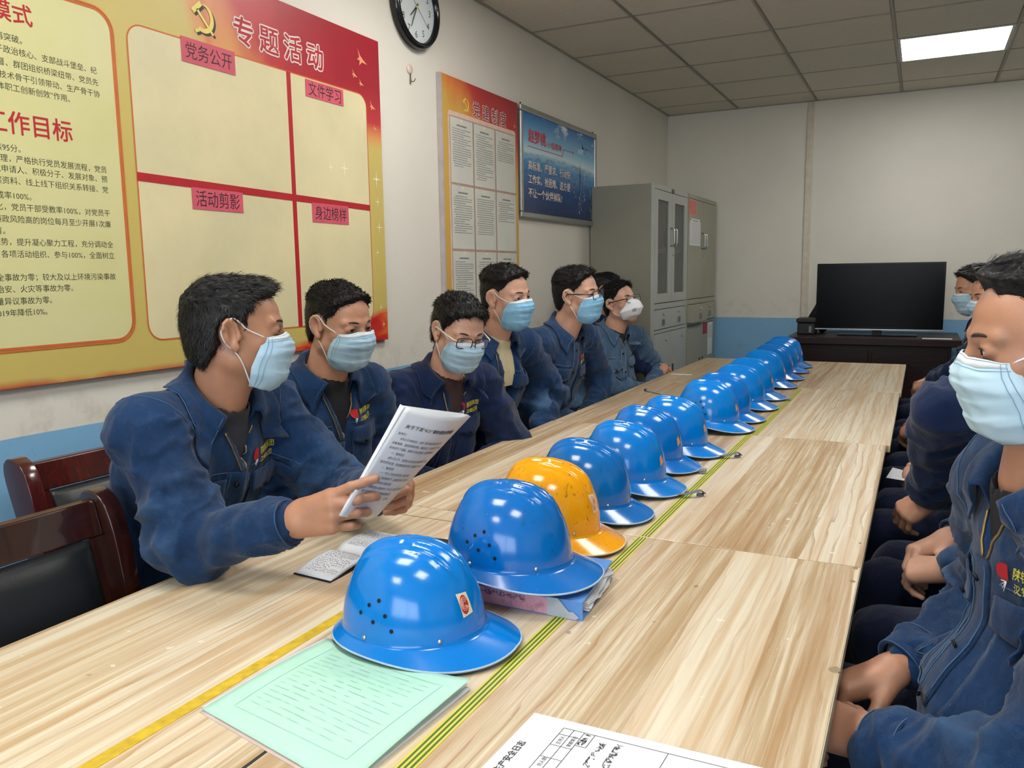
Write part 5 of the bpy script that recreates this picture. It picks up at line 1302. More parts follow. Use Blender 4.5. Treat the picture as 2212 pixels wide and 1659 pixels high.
    if shirt and vopen > .02:
        Fs = Field(NB - .20, NB + V3(.2, .2, .10), .005)
        Fs.add(P_ell(NB - Up*.190, (.165*fat, .110*fat, .178), M), .03)
        Fs.add(P_cone(NB - Up*.08, NB - Up*.030 + Fc*.006, neckr + .022, neckr + .010), .03); Fs.sub(P_cone(NB - Up*.050 + Fc*.004, NB + Up*.12 + Fc*.020, neckr + .000, neckr + .004), .003)
        v_, q_ = Fs.mesh(); to_obj('undershirt', v_, q_, SHIRT[shirt], root, org)
    if not det: return dict(root=root, El=El, Wr=Wr, NB=NB, Sh=Sh)
    T = BVHTree.FromPolygons(V.tolist(), Q.tolist())
    def pj(u, v, off=.003, far=.20):
        w0 = .150*fat + belly*1.1 + .012; b_ = NB + Rt*u + Up*v
        for _ in range(5):
            h = T.ray_cast(Vector(b_ + Fc*w0), Vector(-Fc))
            if h[0] is None or (V3(h[0]) - b_) @ Fc < -.05: break
            if V3(h[1]) @ Fc > .05: return V3(h[0]) + V3(h[1])*off*.6 + Fc*off*.4
            w0 = (V3(h[0]) - b_) @ Fc - .002
        return b_ + Fc*.09
    def near_pt(p, off):
        h = T.find_nearest(Vector(p)); return V3(h[0]) + V3(h[1])*off
    st = MB()
    def line(pts_, r=.0011): st.tube([Vector(p - org) for p in pts_], r, 4, cap=False)
    # collar
    cr = neckr + .016
    def col(u, v):
        an = (u - .5)*2*PI*(1 - .17 - (.03 if vopen > .1 else 0)); fr = abs(u - .5)*2          # 0 back .. 1 front tips
        dirv = -Fc*math.cos(an) + Rt*math.sin(an)
        crest = NB + Up*(.048 - .055*fr**1.5) + dirv*(cr + .003) + Fc*(.012*fr)
        if v < .25:
            k = v/.25; return NB + Up*(.048 - .055*fr**1.5 - .035*(1-k)) + dirv*(cr - .004*(1-k)) + Fc*.012*fr
        k = (v - .25)/.75; L = .050 + .035*fr**2.5
        tip = nrm(dirv*(.75) - Up*.75 + (Rt*np.sign(an)*.35*fr**4))
        p = crest + dirv*.006 + tip*L*k + Fc*.014*k*fr**2
        base = near_pt(p, .005 + .006*(1-k)); 
        w_ = min(1, k*2.2); q = p*(1-w_) + base*w_ if np.linalg.norm(base - p) < .06 else p
        return q
    c_o = surf_grid('collar', col, 57, 15, jm, J, org, .0035)
    line([col(u, .93) + nrm(col(u, .93) - NB)*.0045 for u in np.linspace(.015, .985, 40)])
    for uu in (.02, .98): line([col(uu, v) + nrm(col(uu, v) - NB)*.0045 for v in np.linspace(.3, .93, 8)])
    # front placket and zip
    hem = -(np.linalg.norm(NB - PV)) + .04
    if det:
        b0 = vb - .0 if vopen > .02 else -.03
        surf_grid('placket', lambda u, v: pj(-.012 + .048*u - .0, b0 - .004 + (hem - b0)*v, .0045), 6, 30, jm, J, org, .003)
        for uu in (-.008, .030): line([pj(uu, b0 - .006 + (hem - b0)*v, .0075) for v in np.linspace(0, 1, 34)])
        if vopen > .05:
            z = MB()
            for s in (1, -1):
                pts_ = [pj(s*(max(0, (v_ - vb)*vslope) + .006), v_, .003) for v_ in np.linspace(vb, -.045, 12)]
                z.tube([Vector(p - org) for p in pts_], .0022, 5)
            z.build('zip_teeth', zip_m, J)
        for bv in (b0 - .03, b0 - .12):
            p = pj(.012, bv, .009); q = MB(); q.tube([Vector(p - org), Vector(p - org + Fc*.003)], .0062, 12); q.build('snap_button', snap_m, J)
    # yoke seam, pockets
    yk = -.125 
    for s in (1, -1): line([pj(s*u, yk - .0*u, .0018) for u in np.linspace(.035, .145*fat, 12)])
    if pockets:
        for s in (1, -1):
            u0, u1, v0, v1 = s*.040, s*.138*fat, -.145, -.285
            surf_grid('pocket', lambda u, v: pj(u0 + (u1-u0)*u, v0 + (v1-v0)*v*(1 - .0) - .012*math.sin(PI*u)*v**6, .0035), 12, 14, jm, J, org, .003)
            E_ = [pj(u0 + (u1-u0)*.04, v0 + (v1-v0)*v, .0058) for v in np.linspace(.1, .97, 10)] + [pj(u0 + (u1-u0)*u, v0 + (v1-v0)*.97 - .012*math.sin(PI*u), .0058) for u in np.linspace(.04, .96, 10)] + [pj(u0 + (u1-u0)*.96, v0 + (v1-v0)*v, .0058) for v in np.linspace(.97, .1, 10)]
            line(E_)
            for uu in (.42, .52): line([pj(u0 + (u1-u0)*uu, v0 + (v1-v0)*v, .0052) for v in np.linspace(.3, .97, 8)], .0008)
            fl = surf_grid('pocket_flap', lambda u, v: pj(u0 - s*.003 + (u1-u0+s*.006)*u, v0 + .008 - v*(.040 + .016*(1-abs(2*u-1))), .0085 + .004*v), 14, 7, jm, J, org, .0028)
            line([pj(u0 + (u1-u0)*u, v0 + .008 - .92*(.040 + .016*(1-abs(2*u-1))), .0135) for u in np.linspace(.0, 1, 14)])
            p = pj((u0+u1)/2, v0 - .036, .0155); q = MB(); q.tube([Vector(p - org), Vector(p - org + Fc*.0028)], .006, 12); q.build('snap_button', snap_m, J)
    if logo:
        def pf(a, b, d): 
            return tuple(pj(-(.060 + a), -.118 + b, .0042 + d) - org)
        q = MB(); q.add([pf(-.012 + .013*math.cos(t_), .016 + .012*math.sin(t_), .001) for t_ in np.linspace(.3*PI, 1.35*PI, 10)] + [pf(-.003, .006, .001)], [tuple(range(11))]); q.build('embroidered_emblem', lg_red, J)
        q = MB()
        for a in (-.9, -.5, -.1, .3): q.tube([pf(-.006, .004, .0015), pf(-.006 - .010*math.cos(a+.8), .004 - .014*math.sin(a+.8)-.002, .0015)], .0008, 4)
        q.build('emblem_rays', lg_wht, J)
        q = MB(); put_text(q, '陕钢集团', .0155, pf, .004, .012, bold=.012); put_text(q, '汉钢公司', .0135, pf, .006, -.006, bold=.012); q.build('embroidered_lettering', lg_yel, J)
    # armhole seams, cuffs
    def ring(c, ax, rad, off, nn=28):
        e1 = nrm(np.cross(ax, (0.1, 0.2, 1))); e2 = np.cross(ax, e1); P = []
        for k in range(nn + 1):
            d = e1*math.cos(2*PI*k/nn) + e2*math.sin(2*PI*k/nn); h = T.ray_cast(Vector(c + d*rad), Vector(-d))
            if h[0] is not None and h[3] < rad: P.append(V3(h[0]) + V3(h[1])*off)
        return P
    for s in (1, -1):
        ax = nrm(nrm(El[s] - Sh[s])*.55 + Rt*s*.75); P = ring(Sh[s] - Rt*s*.018, ax, .16, .0012)
        P = [p for p in P if np.linalg.norm(p - Sh[s]) < .125]
        if len(P) > 4: line(P[:-1] if True else P)
        ax = nrm(Wr[s] - El[s]); e1 = nrm(np.cross(ax, (0.1, 0.2, 1))); e2 = np.cross(ax, e1); c0 = Wr[s] - ax*.070
        prof = [(.0, .0425), (.004, .0440), (.028, .0430), (.056, .0410), (.061, .0390), (.055, .034)]
        def cf(u, v):
            i = v*(len(prof)-1); k = min(int(i), len(prof)-2); f = i-k; l = prof[k][0]*(1-f)+prof[k+1][0]*f; r = prof[k][1]*(1-f)+prof[k+1][1]*f
            a = u*2*PI; r *= 1 + .035*math.sin(3*a + seed) ; return c0 + ax*l + (e1*math.cos(a) + e2*math.sin(a))*r*sleeve
        cuff = surf_grid('cuff', cf, 33, 14, DN[cuff_col or jk], J, org)
        for vv in (.12, .72): line([cf(u, vv) + (cf(u, vv) - c0 - ax*((cf(u, vv)-c0) @ ax))*.03 for u in np.linspace(0, 1, 30)], .0009)
        p = cf(.30, .5); dd = nrm(p - c0 - ax*((p-c0) @ ax)); q = MB(); q.tube([Vector(p - org), Vector(p + dd*.003 - org)], .006, 10); q.build('cuff_button', snap_m, cuff)
    st.build('stitching', SEAM[jk], J, kind='stuff')
    return dict(root=root, El=El, Wr=Wr, NB=NB, Sh=Sh, pj=pj, J=J, org=org)
HS = {'short': dict(side=.006, top=.017, len=.017, lift=.22), 'old': dict(bl=.14, side=.010, top=.016, len=.022, lift=.10, flow=(0, 1, -.15), rec=.004, temple=.014, rough=1.2), 'crop': dict(side=.006, top=.013, len=.010, lift=.35, rough=.7),
      'comb': dict(side=.003, top=.018, len=.016, lift=.05, flow=(.4, 1, .1), split=.05), 'bowl': dict(side=.011, top=.018, len=.016, lift=.08, flow=(.1, 1, -.4), rec=-.004), 'messy': dict(side=.012, top=.019, len=.017, lift=.03, bl=.06, flow=(.25, -1, -.05), rough=1.3, temple=.026, rec=.004, w=.0005), 'buzz': dict(side=.004, top=.007, len=.006, lift=.6, rough=.5)}
def H(d, n, c='relax', **k):
    r = dict(d=d, n=n, c=CURL[c] if isinstance(c, str) else c); r.update(k); return r
GL = 'men in denim workwear seated along the left wall'
GR = 'men in blue workwear seated along the right side of the table'
FIST = [(.9, 1.0, .6)]*4
P1 = person('man holding up white papers, greying black hair and blue mask', GL, 88, (-1.60, 1.22, .56), (-1.287, 1.262, 1.208), (46, -2, 2),
    ((-1.015, 1.105, .878), (-1.035, 1.385, .860)), ((-.2, -1, -.6), (-.3, .8, -1)),
    (H((.93, .10, .30), (.18, -.95, .25), [(.12, .30, .25), (.45, .75, .5), (.62, .9, .5), (.75, .95, .5)], t=(.25, .75, .3), h=.0026), H((.95, -.10, .18), (.10, .95, .10), [(.95, .8, .4), (1.0, .85, .45), (1.05, .9, .5), (1.1, .95, .5)], t=(.6, .5, .6), h=.0028)),
    jk='navy', shirt='grey', hair=HS['old'], mask='b', skin=0, fat=1.06, vopen=.12, vslope=.5, hj=.006, hh=.0026, strands=7000, seed=3, eye=.15, look=(0, -.3), hmat=HAIRG, shw=.158, sleeve=1.08,
    nb=(-1.345, 1.255, 1.080), upper={1: (-1.240, 1.062, .812)}, foldk=1.35)
def lap(x, y, z=.66, dy=.05): return ((x, y - dy, z), (x, y + dy, z + .01))
hk = dict(h=.0048)
def laphands(**k): return (H((.6, .7, -.2), (.3, -.2, .9), 'clasp', **{**hk, **k}), H((.6, -.7, -.2), (.3, .2, .9), 'clasp', **{**hk, **k}))
person('man with short cropped hair and blue mask, second on the left', GL, 104, (-1.66, 1.82, .56), (-1.462, 1.815, 1.190), (98, -12, -3), lap(-1.40, 1.80), ((-.3, -1, -.4), (-.3, 1, -.4)), laphands(),
    jk='navy', shirt='black', hair=HS['crop'], mask='b', skin=2, fat=.97, vopen=.17, vslope=.42, hj=.0075, hh=.0032, strands=5000, seed=5, eye=.35, look=(.2, -.6), foldk=1.4)
person('man looking down through cream and black glasses, blue mask', GL, 116, (-1.58, 2.28, .56), (-1.338, 2.262, 1.140), (122, -20, 4), ((-1.36, 2.16, .66), (-1.33, 2.30, .66)), ((-.3, -1, -.4), (.3, 1, -.4)), laphands(),
    jk='dark', shirt='brown', hair=HS['bowl'], mask='b', glasses='cream', skin=1, fat=.95, vopen=.16, vslope=.3, hj=.008, hh=.0034, strands=4500, seed=8, eye=.15, look=(0, -.8), foldk=1.4)
person('stout man with combed hair, sky blue mask and open jacket over cream shirt', GL, 106, (-1.64, 2.70, .56), (-1.405, 2.735, 1.238), (100, -5, -4), ((-1.36, 2.80, .67), (-1.34, 2.90, .68)), ((-.2, -1, -.4), (.1, 1, -.4)), laphands(),
    jk='navy', shirt='cream', hair=HS['comb'], mask='s', skin=1, fat=1.10, belly=.04, vopen=.34, vslope=.20, hj=.0085, hh=.0036, strands=4000, seed=12, eye=.3, look=(0, -.5), foldk=1.5, logo=False)
person('man in black framed glasses and sky blue mask with jacket collar done up', GL, 100, (-1.60, 3.20, .56), (-1.322, 3.243, 1.232), (92, 0, -6), ((-1.36, 3.24, .68), (-1.33, 3.36, .68)), ((-.2, -1, -.4), (.1, 1, -.4)), laphands(),
    jk='mid', shirt=None, hair=HS['short'], mask='s', glasses='black', skin=1, fat=1.04, vopen=.035, vslope=.4, hj=.009, hh=.0038, strands=3500, seed=15, eye=.4, foldk=1.4)
person('man in faded light denim with white cup respirator and glasses', GL, 112, (-1.66, 4.22, .56), (-1.482, 4.262, 1.160), (112, 12, -6), ((-1.36, 4.30, .68), (-1.34, 4.40, .68)), ((-.2, -1, -.4), (.1, 1, -.4)), laphands(),
    jk='light', shirt='black', hair=HS['short'], mask='n95', glasses='black', skin=1, fat=1.12, belly=.03, vopen=.08, vslope=.35, hj=.010, hh=.0042, strands=2500, seed=17, eye=.6, look=(0, .3), foldk=1.4, logo=False)
person('man mostly hidden at the far left, only dark hair, navy sleeve and folded hands showing', GL, 95, (-1.74, 4.72, .56), (-1.700, 4.640, 1.215), (80, -8, 0), ((-1.40, 4.56, .765), (-1.42, 4.66, .775)), ((.2, -1, -.4), (-.3, 1, -.4)), (H((.85, .4, -.05), (.1, -.7, .7), 'clasp', h=.0042), H((.85, -.5, -.05), (.1, .5, .8), 'clasp', h=.0042)),
    jk='dark', shirt='black', hair=HS['buzz'], mask='b', skin=2, fat=1.0, vopen=.06, hj=.011, hh=.0045, strands=1500, seed=19, logo=False)
# ---- right side of the table
person('man in the right foreground in profile, pale pleated mask and greying hair', GR, -108, (.335, 1.33, .56), (.150, 1.232, 1.222), (-97, -7, 3), ((-.010, 1.375, .685), (-.035, 1.165, .672)), ((.3, .8, -.8), (.5, -.9, -.5)),
    (H((-.80, -.45, -.28), (-.2, .1, .95), 'clasp', h=.003), H((-.80, .45, -.12), (-.25, -.35, .85), 'clasp', h=.003)),
    jk='navy', shirt='black', hair=HS['messy'], mask='p', skin=0, fat=1.02, vopen=.10, vslope=.35, hj=.006, hh=.0024, strands=12000, seed=23, eye=.8, look=(.2, -.3), hmat=HAIRG, foldk=1.35, nb=(.160, 1.262, 1.060), hoff=(.0, .0), shw=.160, upper={-1: (.150, 1.045, .725)}, belly=.075, knees=.28, legs_dir=(-.98, -.1, 0))
RH_ = lambda **k: (H((-.8, -.5, -.3), (-.1, .3, .9), 'clasp', **{'h': .0036, **k}), H((-.8, .5, -.3), (-.2, -.3, .9), 'clasp', **{'h': .0036, **k}))
person('man with clasped hands and faded denim cuffs, next beyond the right foreground man', GR, -92, (.38, 1.98, .56), (.34, 1.96, 1.22), (-92, -5, 0), ((.085, 2.10, .695), (.085, 1.94, .675)), ((.3, 1, -.6), (.3, -1, -.6)), RH_(),
    jk='mid', shirt='black', hair=HS['short'], mask='b', skin=1, fat=1.0, vopen=.1, hj=.009, hh=.006, strands=800, seed=27, knees=.15)
person('man in dark navy leaning forward with one loosely curled hand on his lap', GR, -100, (.37, 2.50, .56), (.345, 2.42, 1.24), (-92, -5, 0), ((.06, 2.56, .69), (.055, 2.40, .715)), ((.3, 1, -.6), (-.3, -1, .2)), (None, H((-.7, .1, -.6), (-.5, -.6, .5), [(.7, .7, .4)]*4, h=.0036)),
    jk='dark', shirt='black', hair=HS['short'], mask='b', skin=2, fat=1.0, vopen=.1, hj=.009, hh=.006, strands=800, seed=29, nb=(.24, 2.42, 1.13), upper={-1: (.060, 2.17, .985)}, sleeve=1.2, foldk=1.3, knees=.15)
person('man in plain blue cloth with pinkish overlapped hands on the right', GR, -92, (.37, 3.02, .56), (.42, 2.95, 1.22), (-92, -5, 0), ((.07, 3.02, .69), (.06, 2.90, .675)), ((.3, 1, -.6), (.3, -1, -.6)), RH_(),
    jk='blue', shirt='black', hair=HS['short'], mask='b', skin=1, fat=1.0, vopen=.1, hj=.010, hh=.006, strands=800, seed=31, knees=.15)
person('man in faded blue denim with hands dropped to the table edge on the right', GR, -92, (.38, 3.62, .56), (.43, 3.58, 1.22), (-92, -5, 0), ((.045, 3.74, .70), (.035, 3.58, .69)), ((.3, 1, -.6), (.3, -1, -.6)), RH_(),
    jk='mid', shirt='black', hair=HS['short'], mask='b', skin=2, fat=1.0, vopen=.1, hj=.010, hh=.006, strands=800, seed=33, knees=.15)
person('man in blue mask whose face peeks out behind the right foreground forehead', GR, -92, (.38, 4.12, .56), (.285, 4.05, 1.205), (-112, -14, 0), ((.11, 4.26, .70), (.12, 4.10, .69)), ((.3, 1, -.6), (.3, -1, -.6)), RH_(),
    jk='dark', shirt='black', hair=HS['short'], mask='b', skin=2, fat=1.0, vopen=.1, hj=.010, hh=.0045, strands=2500, seed=35, eye=.3, look=(0, -.5))
person('farthest man on the right, blue mask and hands folded beyond the table corner', GR, -96, (.38, 4.85, .56), (.245, 4.70, 1.215), (-108, -12, 0), ((.07, 5.02, .715), (.07, 4.88, .705)), ((.3, 1, -.6), (.3, -1, -.6)), RH_(h=.0042),
    jk='dark', shirt='black', hair=HS['short'], mask='b', skin=2, fat=1.0, vopen=.1, hj=.011, hh=.0045, strands=2500, seed=37, eye=.3, look=(0, -.5))
# paper lying on a lap
q = MB(); q.prism([(-.075, 2.90), (-.02, 2.88), (-.015, 3.02), (-.06, 3.06)], lambda a, b, d: (a, b, .635 + d), 0, .001); tag(q.build('paper_sheet', whitep), 'white paper corner on a lap beside the pinkish hands', 'paper')
# ---------------------------------------------------------------- things on the table
TZ = 0.7503
def tbl(x0, y0, ang, z=TZ):
    c, s = math.cos(ang), math.sin(ang); return lambda a, b, d: (x0 + a*c - b*s, y0 + a*s + b*c, z + d)
def scribble(q, fn, x0, x1, y, h, rnd_, r=.0004, d=.0004):
    """one line of handwriting as pen strokes"""
    x = x0
    while x < x1:
        w_ = h*rnd_.uniform(.5, .95)
        for k in range(rnd_.randint(2, 4)):
            a = (x + rnd_.random()*w_*.4, y + rnd_.random()*h); n_ = rnd_.randint(2, 4); P_ = [fn(a[0], a[1], d)]
            for j in range(n_):
                a = (min(x1, max(x, a[0] + rnd_.uniform(-.3, .8)*w_)), min(y+h, max(y, a[1] + rnd_.uniform(-.7, .7)*h))); P_.append(fn(a[0], a[1], d))
            for u_, v_ in zip(P_[:-1], P_[1:]):
                A_, B_ = Vector(u_), Vector(v_)
                if (B_-A_).length < 1e-5: continue
                nz = (Vector(fn(0, 0, 1)) - Vector(fn(0, 0, 0))).normalized(); n2 = (B_-A_).cross(nz).normalized()*r
                q.add([A_-n2, A_+n2, B_+n2, B_-n2], [(0, 1, 2, 3)])
        x += w_ + h*.16
ink_b = simple('pen_ink_black', (34, 34, 40), .6); inkp = simple('toner_black', (52, 52, 56), .7); sheetm = simple('copy_paper', (226, 230, 236), .65, var=.015, bump=.06, bscale=30, bdist=.002)
rn = random.Random(11)
# green cover booklet: corners from the table plane, slightly curled
gA, gB, gC = Vector((-.834, .713, 0)), Vector((-.818, .951, 0)), Vector((-.534, .915, 0))     # left, top, right corners
gD = gA + (gC - gB) + Vector((.0, -.02, 0))
GF = empty('green_booklet', (-.68, .82, TZ), 'pale green paper booklet beside the nearest helmet', 'booklet'); go = Vector((-.68, .82, TZ))
def gfn(u, v, lift=0.0, d=0.0):
    p = gA*(1-u)*(1-v) + gD*u*(1-v) + gB*(1-u)*v + gC*u*v
    z = .0035 + .010*math.sin(PI*u)*math.sin(PI*v)*.6 + lift*(u**4)*(v**.5) + .004*math.sin(v*3.0)*(1-u)
    return V3(p.x, p.y, TZ + z + d)
def gsheet(nm, m_, d, lift, sh=(0, 0), th=.0004, lab=None):
    return surf_grid(nm, lambda u, v: gfn(u, v, lift, d) + V3(sh[0], sh[1], 0), 24, 24, m_, GF, V3(go), th, label=lab)
mint = simple('mint_paper', (178, 226, 206), .6, var=.02, scale=40)
gsheet('inner_page', sheetm, -.0022, .004, (-.008, .006)); gsheet('inner_page', sheetm, -.0028, .001, (-.002, .002)); gsheet('back_cover', simple('pinkish_page', (206, 186, 180), .6), -.0032, 0.0, (-.001, -.004)); gsheet('front_cover', mint, 0.0, .014)
q = MB(); gg = lambda a, b, d: tuple(gfn(a, b, .014, .0006 + d) - V3(go)); gi = simple('mint_ghost_print', (168, 214, 196), .6)
def gl_(a0, b0, a1, b1, w_=.0016, n_=8):
    for k in range(n_):
        u0, v0 = a0+(a1-a0)*k/n_, b0+(b1-b0)*k/n_; u1, v1 = a0+(a1-a0)*(k+1)/n_, b0+(b1-b0)*(k+1)/n_; e = Vector((u1-u0, v1-v0)).normalized(); nx, ny = -e.y*w_, e.x*w_
        q.add([gg(u0-nx, v0-ny, 0), gg(u0+nx, v0+ny, 0), gg(u1+nx, v1+ny, 0), gg(u1-nx, v1-ny, 0)], [(0, 1, 2, 3)])
for a in ((.12, .12, .88, .14), (.88, .14, .90, .88), (.12, .12, .12, .90), (.12, .90, .90, .88)): gl_(*a)
for k in range(15):
    b = .20 + .045*k; x_ = .16
    while x_ < .8: l_ = rn.uniform(.03, .12); gl_(x_, b, min(.85, x_+l_), b, .003, 2); x_ += l_ + rn.uniform(.01, .08)
q.build('show_through_print', gi, GF, kind='stuff')
# white log sheet at the frame bottom (portrait A4 lying sideways)
ang = math.atan2(.006, .287)
WS = empty('log_sheet', (-.429, .899, TZ), 'white safety log form with handwriting at the near end of the table', 'paper'); wo = Vector((-.429, .899, TZ))
# local axes: u along the long edge to +x, v away from the far edge towards the camera
wf = lambda u, v, d: (u*math.cos(ang) + v*math.sin(ang)*0 - .04*v, u*math.sin(ang) - v, .0010 + d)
q = MB(); q.add([wf(0, 0, 0), wf(.297, 0, 0), wf(.297, .210, 0), wf(0, .210, 0), wf(0, 0, -.0008), wf(.297, 0, -.0008), wf(.297, .21, -.0008), wf(0, .21, -.0008)], [(0, 3, 2, 1), (0, 1, 5, 4), (1, 2, 6, 5), (2, 3, 7, 6), (3, 0, 4, 7)]); q.build('sheet', sheetm, WS)
q = MB()
def wl(u0, v0, u1, v1, w_=.0004):
    e = Vector((u1-u0, v1-v0)).normalized(); nx, ny = -e.y*w_, e.x*w_; q.add([wf(u0-nx, v0-ny, .0004), wf(u0+nx, v0+ny, .0004), wf(u1+nx, v1+ny, .0004), wf(u1-nx, v1-ny, .0004)], [(0, 1, 2, 3)])
U0, V0 = .050, .018
wl(U0, V0, .290, V0); wl(U0, V0, U0, .2); wl(U0+.014, V0, U0+.014, .2); wl(U0+.028, V0, U0+.028, .2); wl(U0+.042, V0, U0+.042, .048)
for v_ in (.033, .058, .085): wl(U0, v_, U0+.028, v_)
wl(U0+.028, .048, U0+.042, .048); wl(.185, V0, .185, .2); wl(.26, V0, .26, .2)
q.build('form_grid', inkp, WS)
# writing runs along v (towards the camera is the left end): text x axis = -v, y axis = -u
def wtext(body, h, u, v, bold=0.0):
    q = MB(); put_text(q, body, h, lambda a, b, d: wf(u - b, v - a, .0004 + d), 0, 0, 'L', bold=bold); return q
wtext('生产安全日志', .0115, .022, .135, .02).build('form_title', inkp, WS)
wtext('主持人', .0065, U0+.010, .055).build('form_label', inkp, WS); wtext('掌握情况', .0062, U0+.024, .055).build('form_label', inkp, WS); wtext('到人数', .0065, U0+.010, .105).build('form_label', inkp, WS)
q = MB(); hf = lambda uu, vv: (lambda a, b, d: wf(uu - b, vv - a, .0005 + d))
scribble(q, hf(U0+.038, .046), 0, .024, 0, .008, rn, .00045)
for k, (u_, v0_, L_) in enumerate(((U0+.062, .085, .055), (U0+.082, .150, .125), (U0+.102, .14, .03))): scribble(q, hf(u_, v0_), 0, L_, 0, .0085, rn, .0004)
q.build('handwriting', ink_b, WS, kind='stuff')
# blue ring binder under the second helmet
BN = empty('ring_binder', (-.60, 1.31, TZ), 'blue binder with pink taped spine under the scuffed second helmet', 'binder')
bl = simple('binder_blue_plastic', (88, 142, 214), .35); pks = NT('pink_spine_label'); g = pks.coord(); pks.base(pks.mix(pks.ramp(pks.noise(g, 40, 5, .7), [(.5, (0, 0, 0)), (.62, (1, 1, 1))]), S((214, 160, 178)), S((180, 130, 152)))); pks.set(Roughness=.4)
# binder: near long edge is the spine, from (-.667,1.193) to (-.480,1.195); right edge to (-.50,1.44)
def bfn(a, b, d): return (-.070 + a + b*(-.10) , -.118 + b - a*.0, d)
q = MB(); q.add([bfn(-.02, 0, .0), bfn(.192, .0, .0), bfn(.192, .200, .0), bfn(-.02, .200, .0), bfn(-.02, 0, .0025), bfn(.192, 0, .0025), bfn(.192, .200, .0025), bfn(-.02, .200, .0025)], [(0, 3, 2, 1), (4, 5, 6, 7), (0, 1, 5, 4), (1, 2, 6, 5), (2, 3, 7, 6), (3, 0, 4, 7)]); q.build('back_cover', bl, BN)
q = MB(); q.add([bfn(-.02, 0, .030), bfn(.192, .0, .030), bfn(.192, .200, .033), bfn(-.02, .200, .033), bfn(-.02, 0, .0325), bfn(.192, 0, .0325), bfn(.192, .200, .0355), bfn(-.02, .200, .0355)], [(0, 3, 2, 1), (4, 5, 6, 7), (0, 1, 5, 4), (1, 2, 6, 5), (2, 3, 7, 6), (3, 0, 4, 7)]); q.build('front_cover', bl, BN)
q = MB(); q.add([bfn(-.02, -.002, .0), bfn(.192, -.002, .0), bfn(.192, -.002, .0325), bfn(-.02, -.002, .0325), bfn(-.02, .002, .0), bfn(.192, .002, .0), bfn(.192, .002, .0325), bfn(-.02, .002, .0325)], [(0, 1, 2, 3), (7, 6, 5, 4), (0, 4, 5, 1), (3, 2, 6, 7), (1, 5, 6, 2), (4, 0, 3, 7)]); q.build('spine', bl, BN)
q = MB(); q.add([bfn(-.02, -.0035, .002), bfn(.128, -.0035, .002), bfn(.128, -.0035, .031), bfn(-.02, -.0035, .031)], [(0, 1, 2, 3)]); sp = q.build('spine_label', pks.m, BN)
q = MB(); scribble(q, lambda a, b, d: bfn(a, -.0037 - d, b), .0, .085, .019, .008, rn, .0005); q.build('handwriting', simple('ink_violet', (110, 80, 120), .6), sp, kind='stuff')
q = MB(); q.add([bfn(.128, -.0040, .001), bfn(.180, -.0040, .0005), bfn(.186, -.0042, .006), bfn(.176, -.0040, .014), bfn(.168, -.0040, .013), bfn(.156, -.0046, .026), bfn(.148, -.004, .0335), bfn(.128, -.0040, .033)], [tuple(range(8))]); q.build('torn_tape', simple('torn_grey_tape', (170, 180, 196), .3), BN)
for k in range(7):
    q = MB(); z0_ = .0045 + k*.0032; e_ = .004 + .0025*math.sin(k*2.1); V_ = []
    N_ = 9
    for j in range(2):
        for i in range(N_):
            b_ = .030 + .165*i/(N_-1); V_.append(bfn((.191 + e_ + .0022*math.sin(i*2.3+k)) if j else .12, b_, z0_ + (.004*math.sin(i*.9+k*.7) if j else 0)))
    q.add(V_, [(i, i+1, N_+i+1, N_+i) for i in range(N_-1)], True); o_ = q.build('loose_page', sheetm, BN); m_ = o_.modifiers.new('t', 'SOLIDIFY'); m_.thickness = .0012
# notebook, open, with handwriting
NBK = empty('notebook', (-1.03, 1.29, TZ), 'open notebook covered in handwriting in front of the reader', 'notebook')
def nfn(u, v, d=0.0):   # u across the pages' short side 0..1 (left to right in the picture), v from near to far page 0..1
    A_, B_, C_, D_ = V3(-1.067, 1.156, 0), V3(-.975, 1.150, 0), V3(-.980, 1.425, 0), V3(-1.085, 1.428, 0)
    p = A_*(1-u)*(1-v) + B_*u*(1-v) + D_*(1-u)*v + C_*u*v; g_ = abs(v-.5)*2
    z = .010*(1 - (1-g_)**3)*.0 + .0105 - .007*math.exp(-((v-.5)/.05)**2) + .004*math.sin(PI*min(1, g_)) - .006*g_**2
    return V3(p[0]+1.03, p[1]-1.29, z + d)
surf_grid('page_block', lambda u, v: nfn(u, v, 0), 8, 40, sheetm, NBK, V3(0, 0, 0), .006)
surf_grid('cover', lambda u, v: nfn(-.02 + 1.04*u, -.012 + 1.024*v, 0)*V3(1, 1, 0) + V3(0, 0, .0025 if abs(v-.5) > .02 else .0015), 6, 30, black_cloth, NBK, V3(0, 0, 0), .0018)
for pg, (v0, v1) in enumerate(((.06, .46), (.55, .95))):
    q = MB(); nf = lambda a, b, d: tuple(nfn(a, b, .0006 + d))
    for k in range(13 if pg == 0 else 12):
        vv = v1 - (v1-v0)*(k+.5)/13
        # strokes in page coordinates: writing runs across u
        x_ = .10 + rn.random()*.05
        while x_ < (.92 if k % 5 else .6):
            w_ = .045*rn.uniform(.7, 1.2)
            for _ in range(3):
                a0, b0 = x_ + rn.random()*w_*.5, vv + rn.uniform(-.010, .010); a1, b1 = a0 + rn.uniform(-.2, .8)*w_, b0 + rn.uniform(-.010, .010); A_, B_ = Vector(nf(a0, b0, 0)), Vector(nf(a1, b1, 0)); e = (B_-A_)
                if e.length < 1e-4: continue
                n2 = e.cross(Vector((0, 0, 1))).normalized()*.00042; q.add([A_-n2, A_+n2, B_+n2, B_-n2], [(0, 1, 2, 3)])
            x_ += w_*1.12
    q.build('handwriting', ink_b, NBK, kind='stuff')
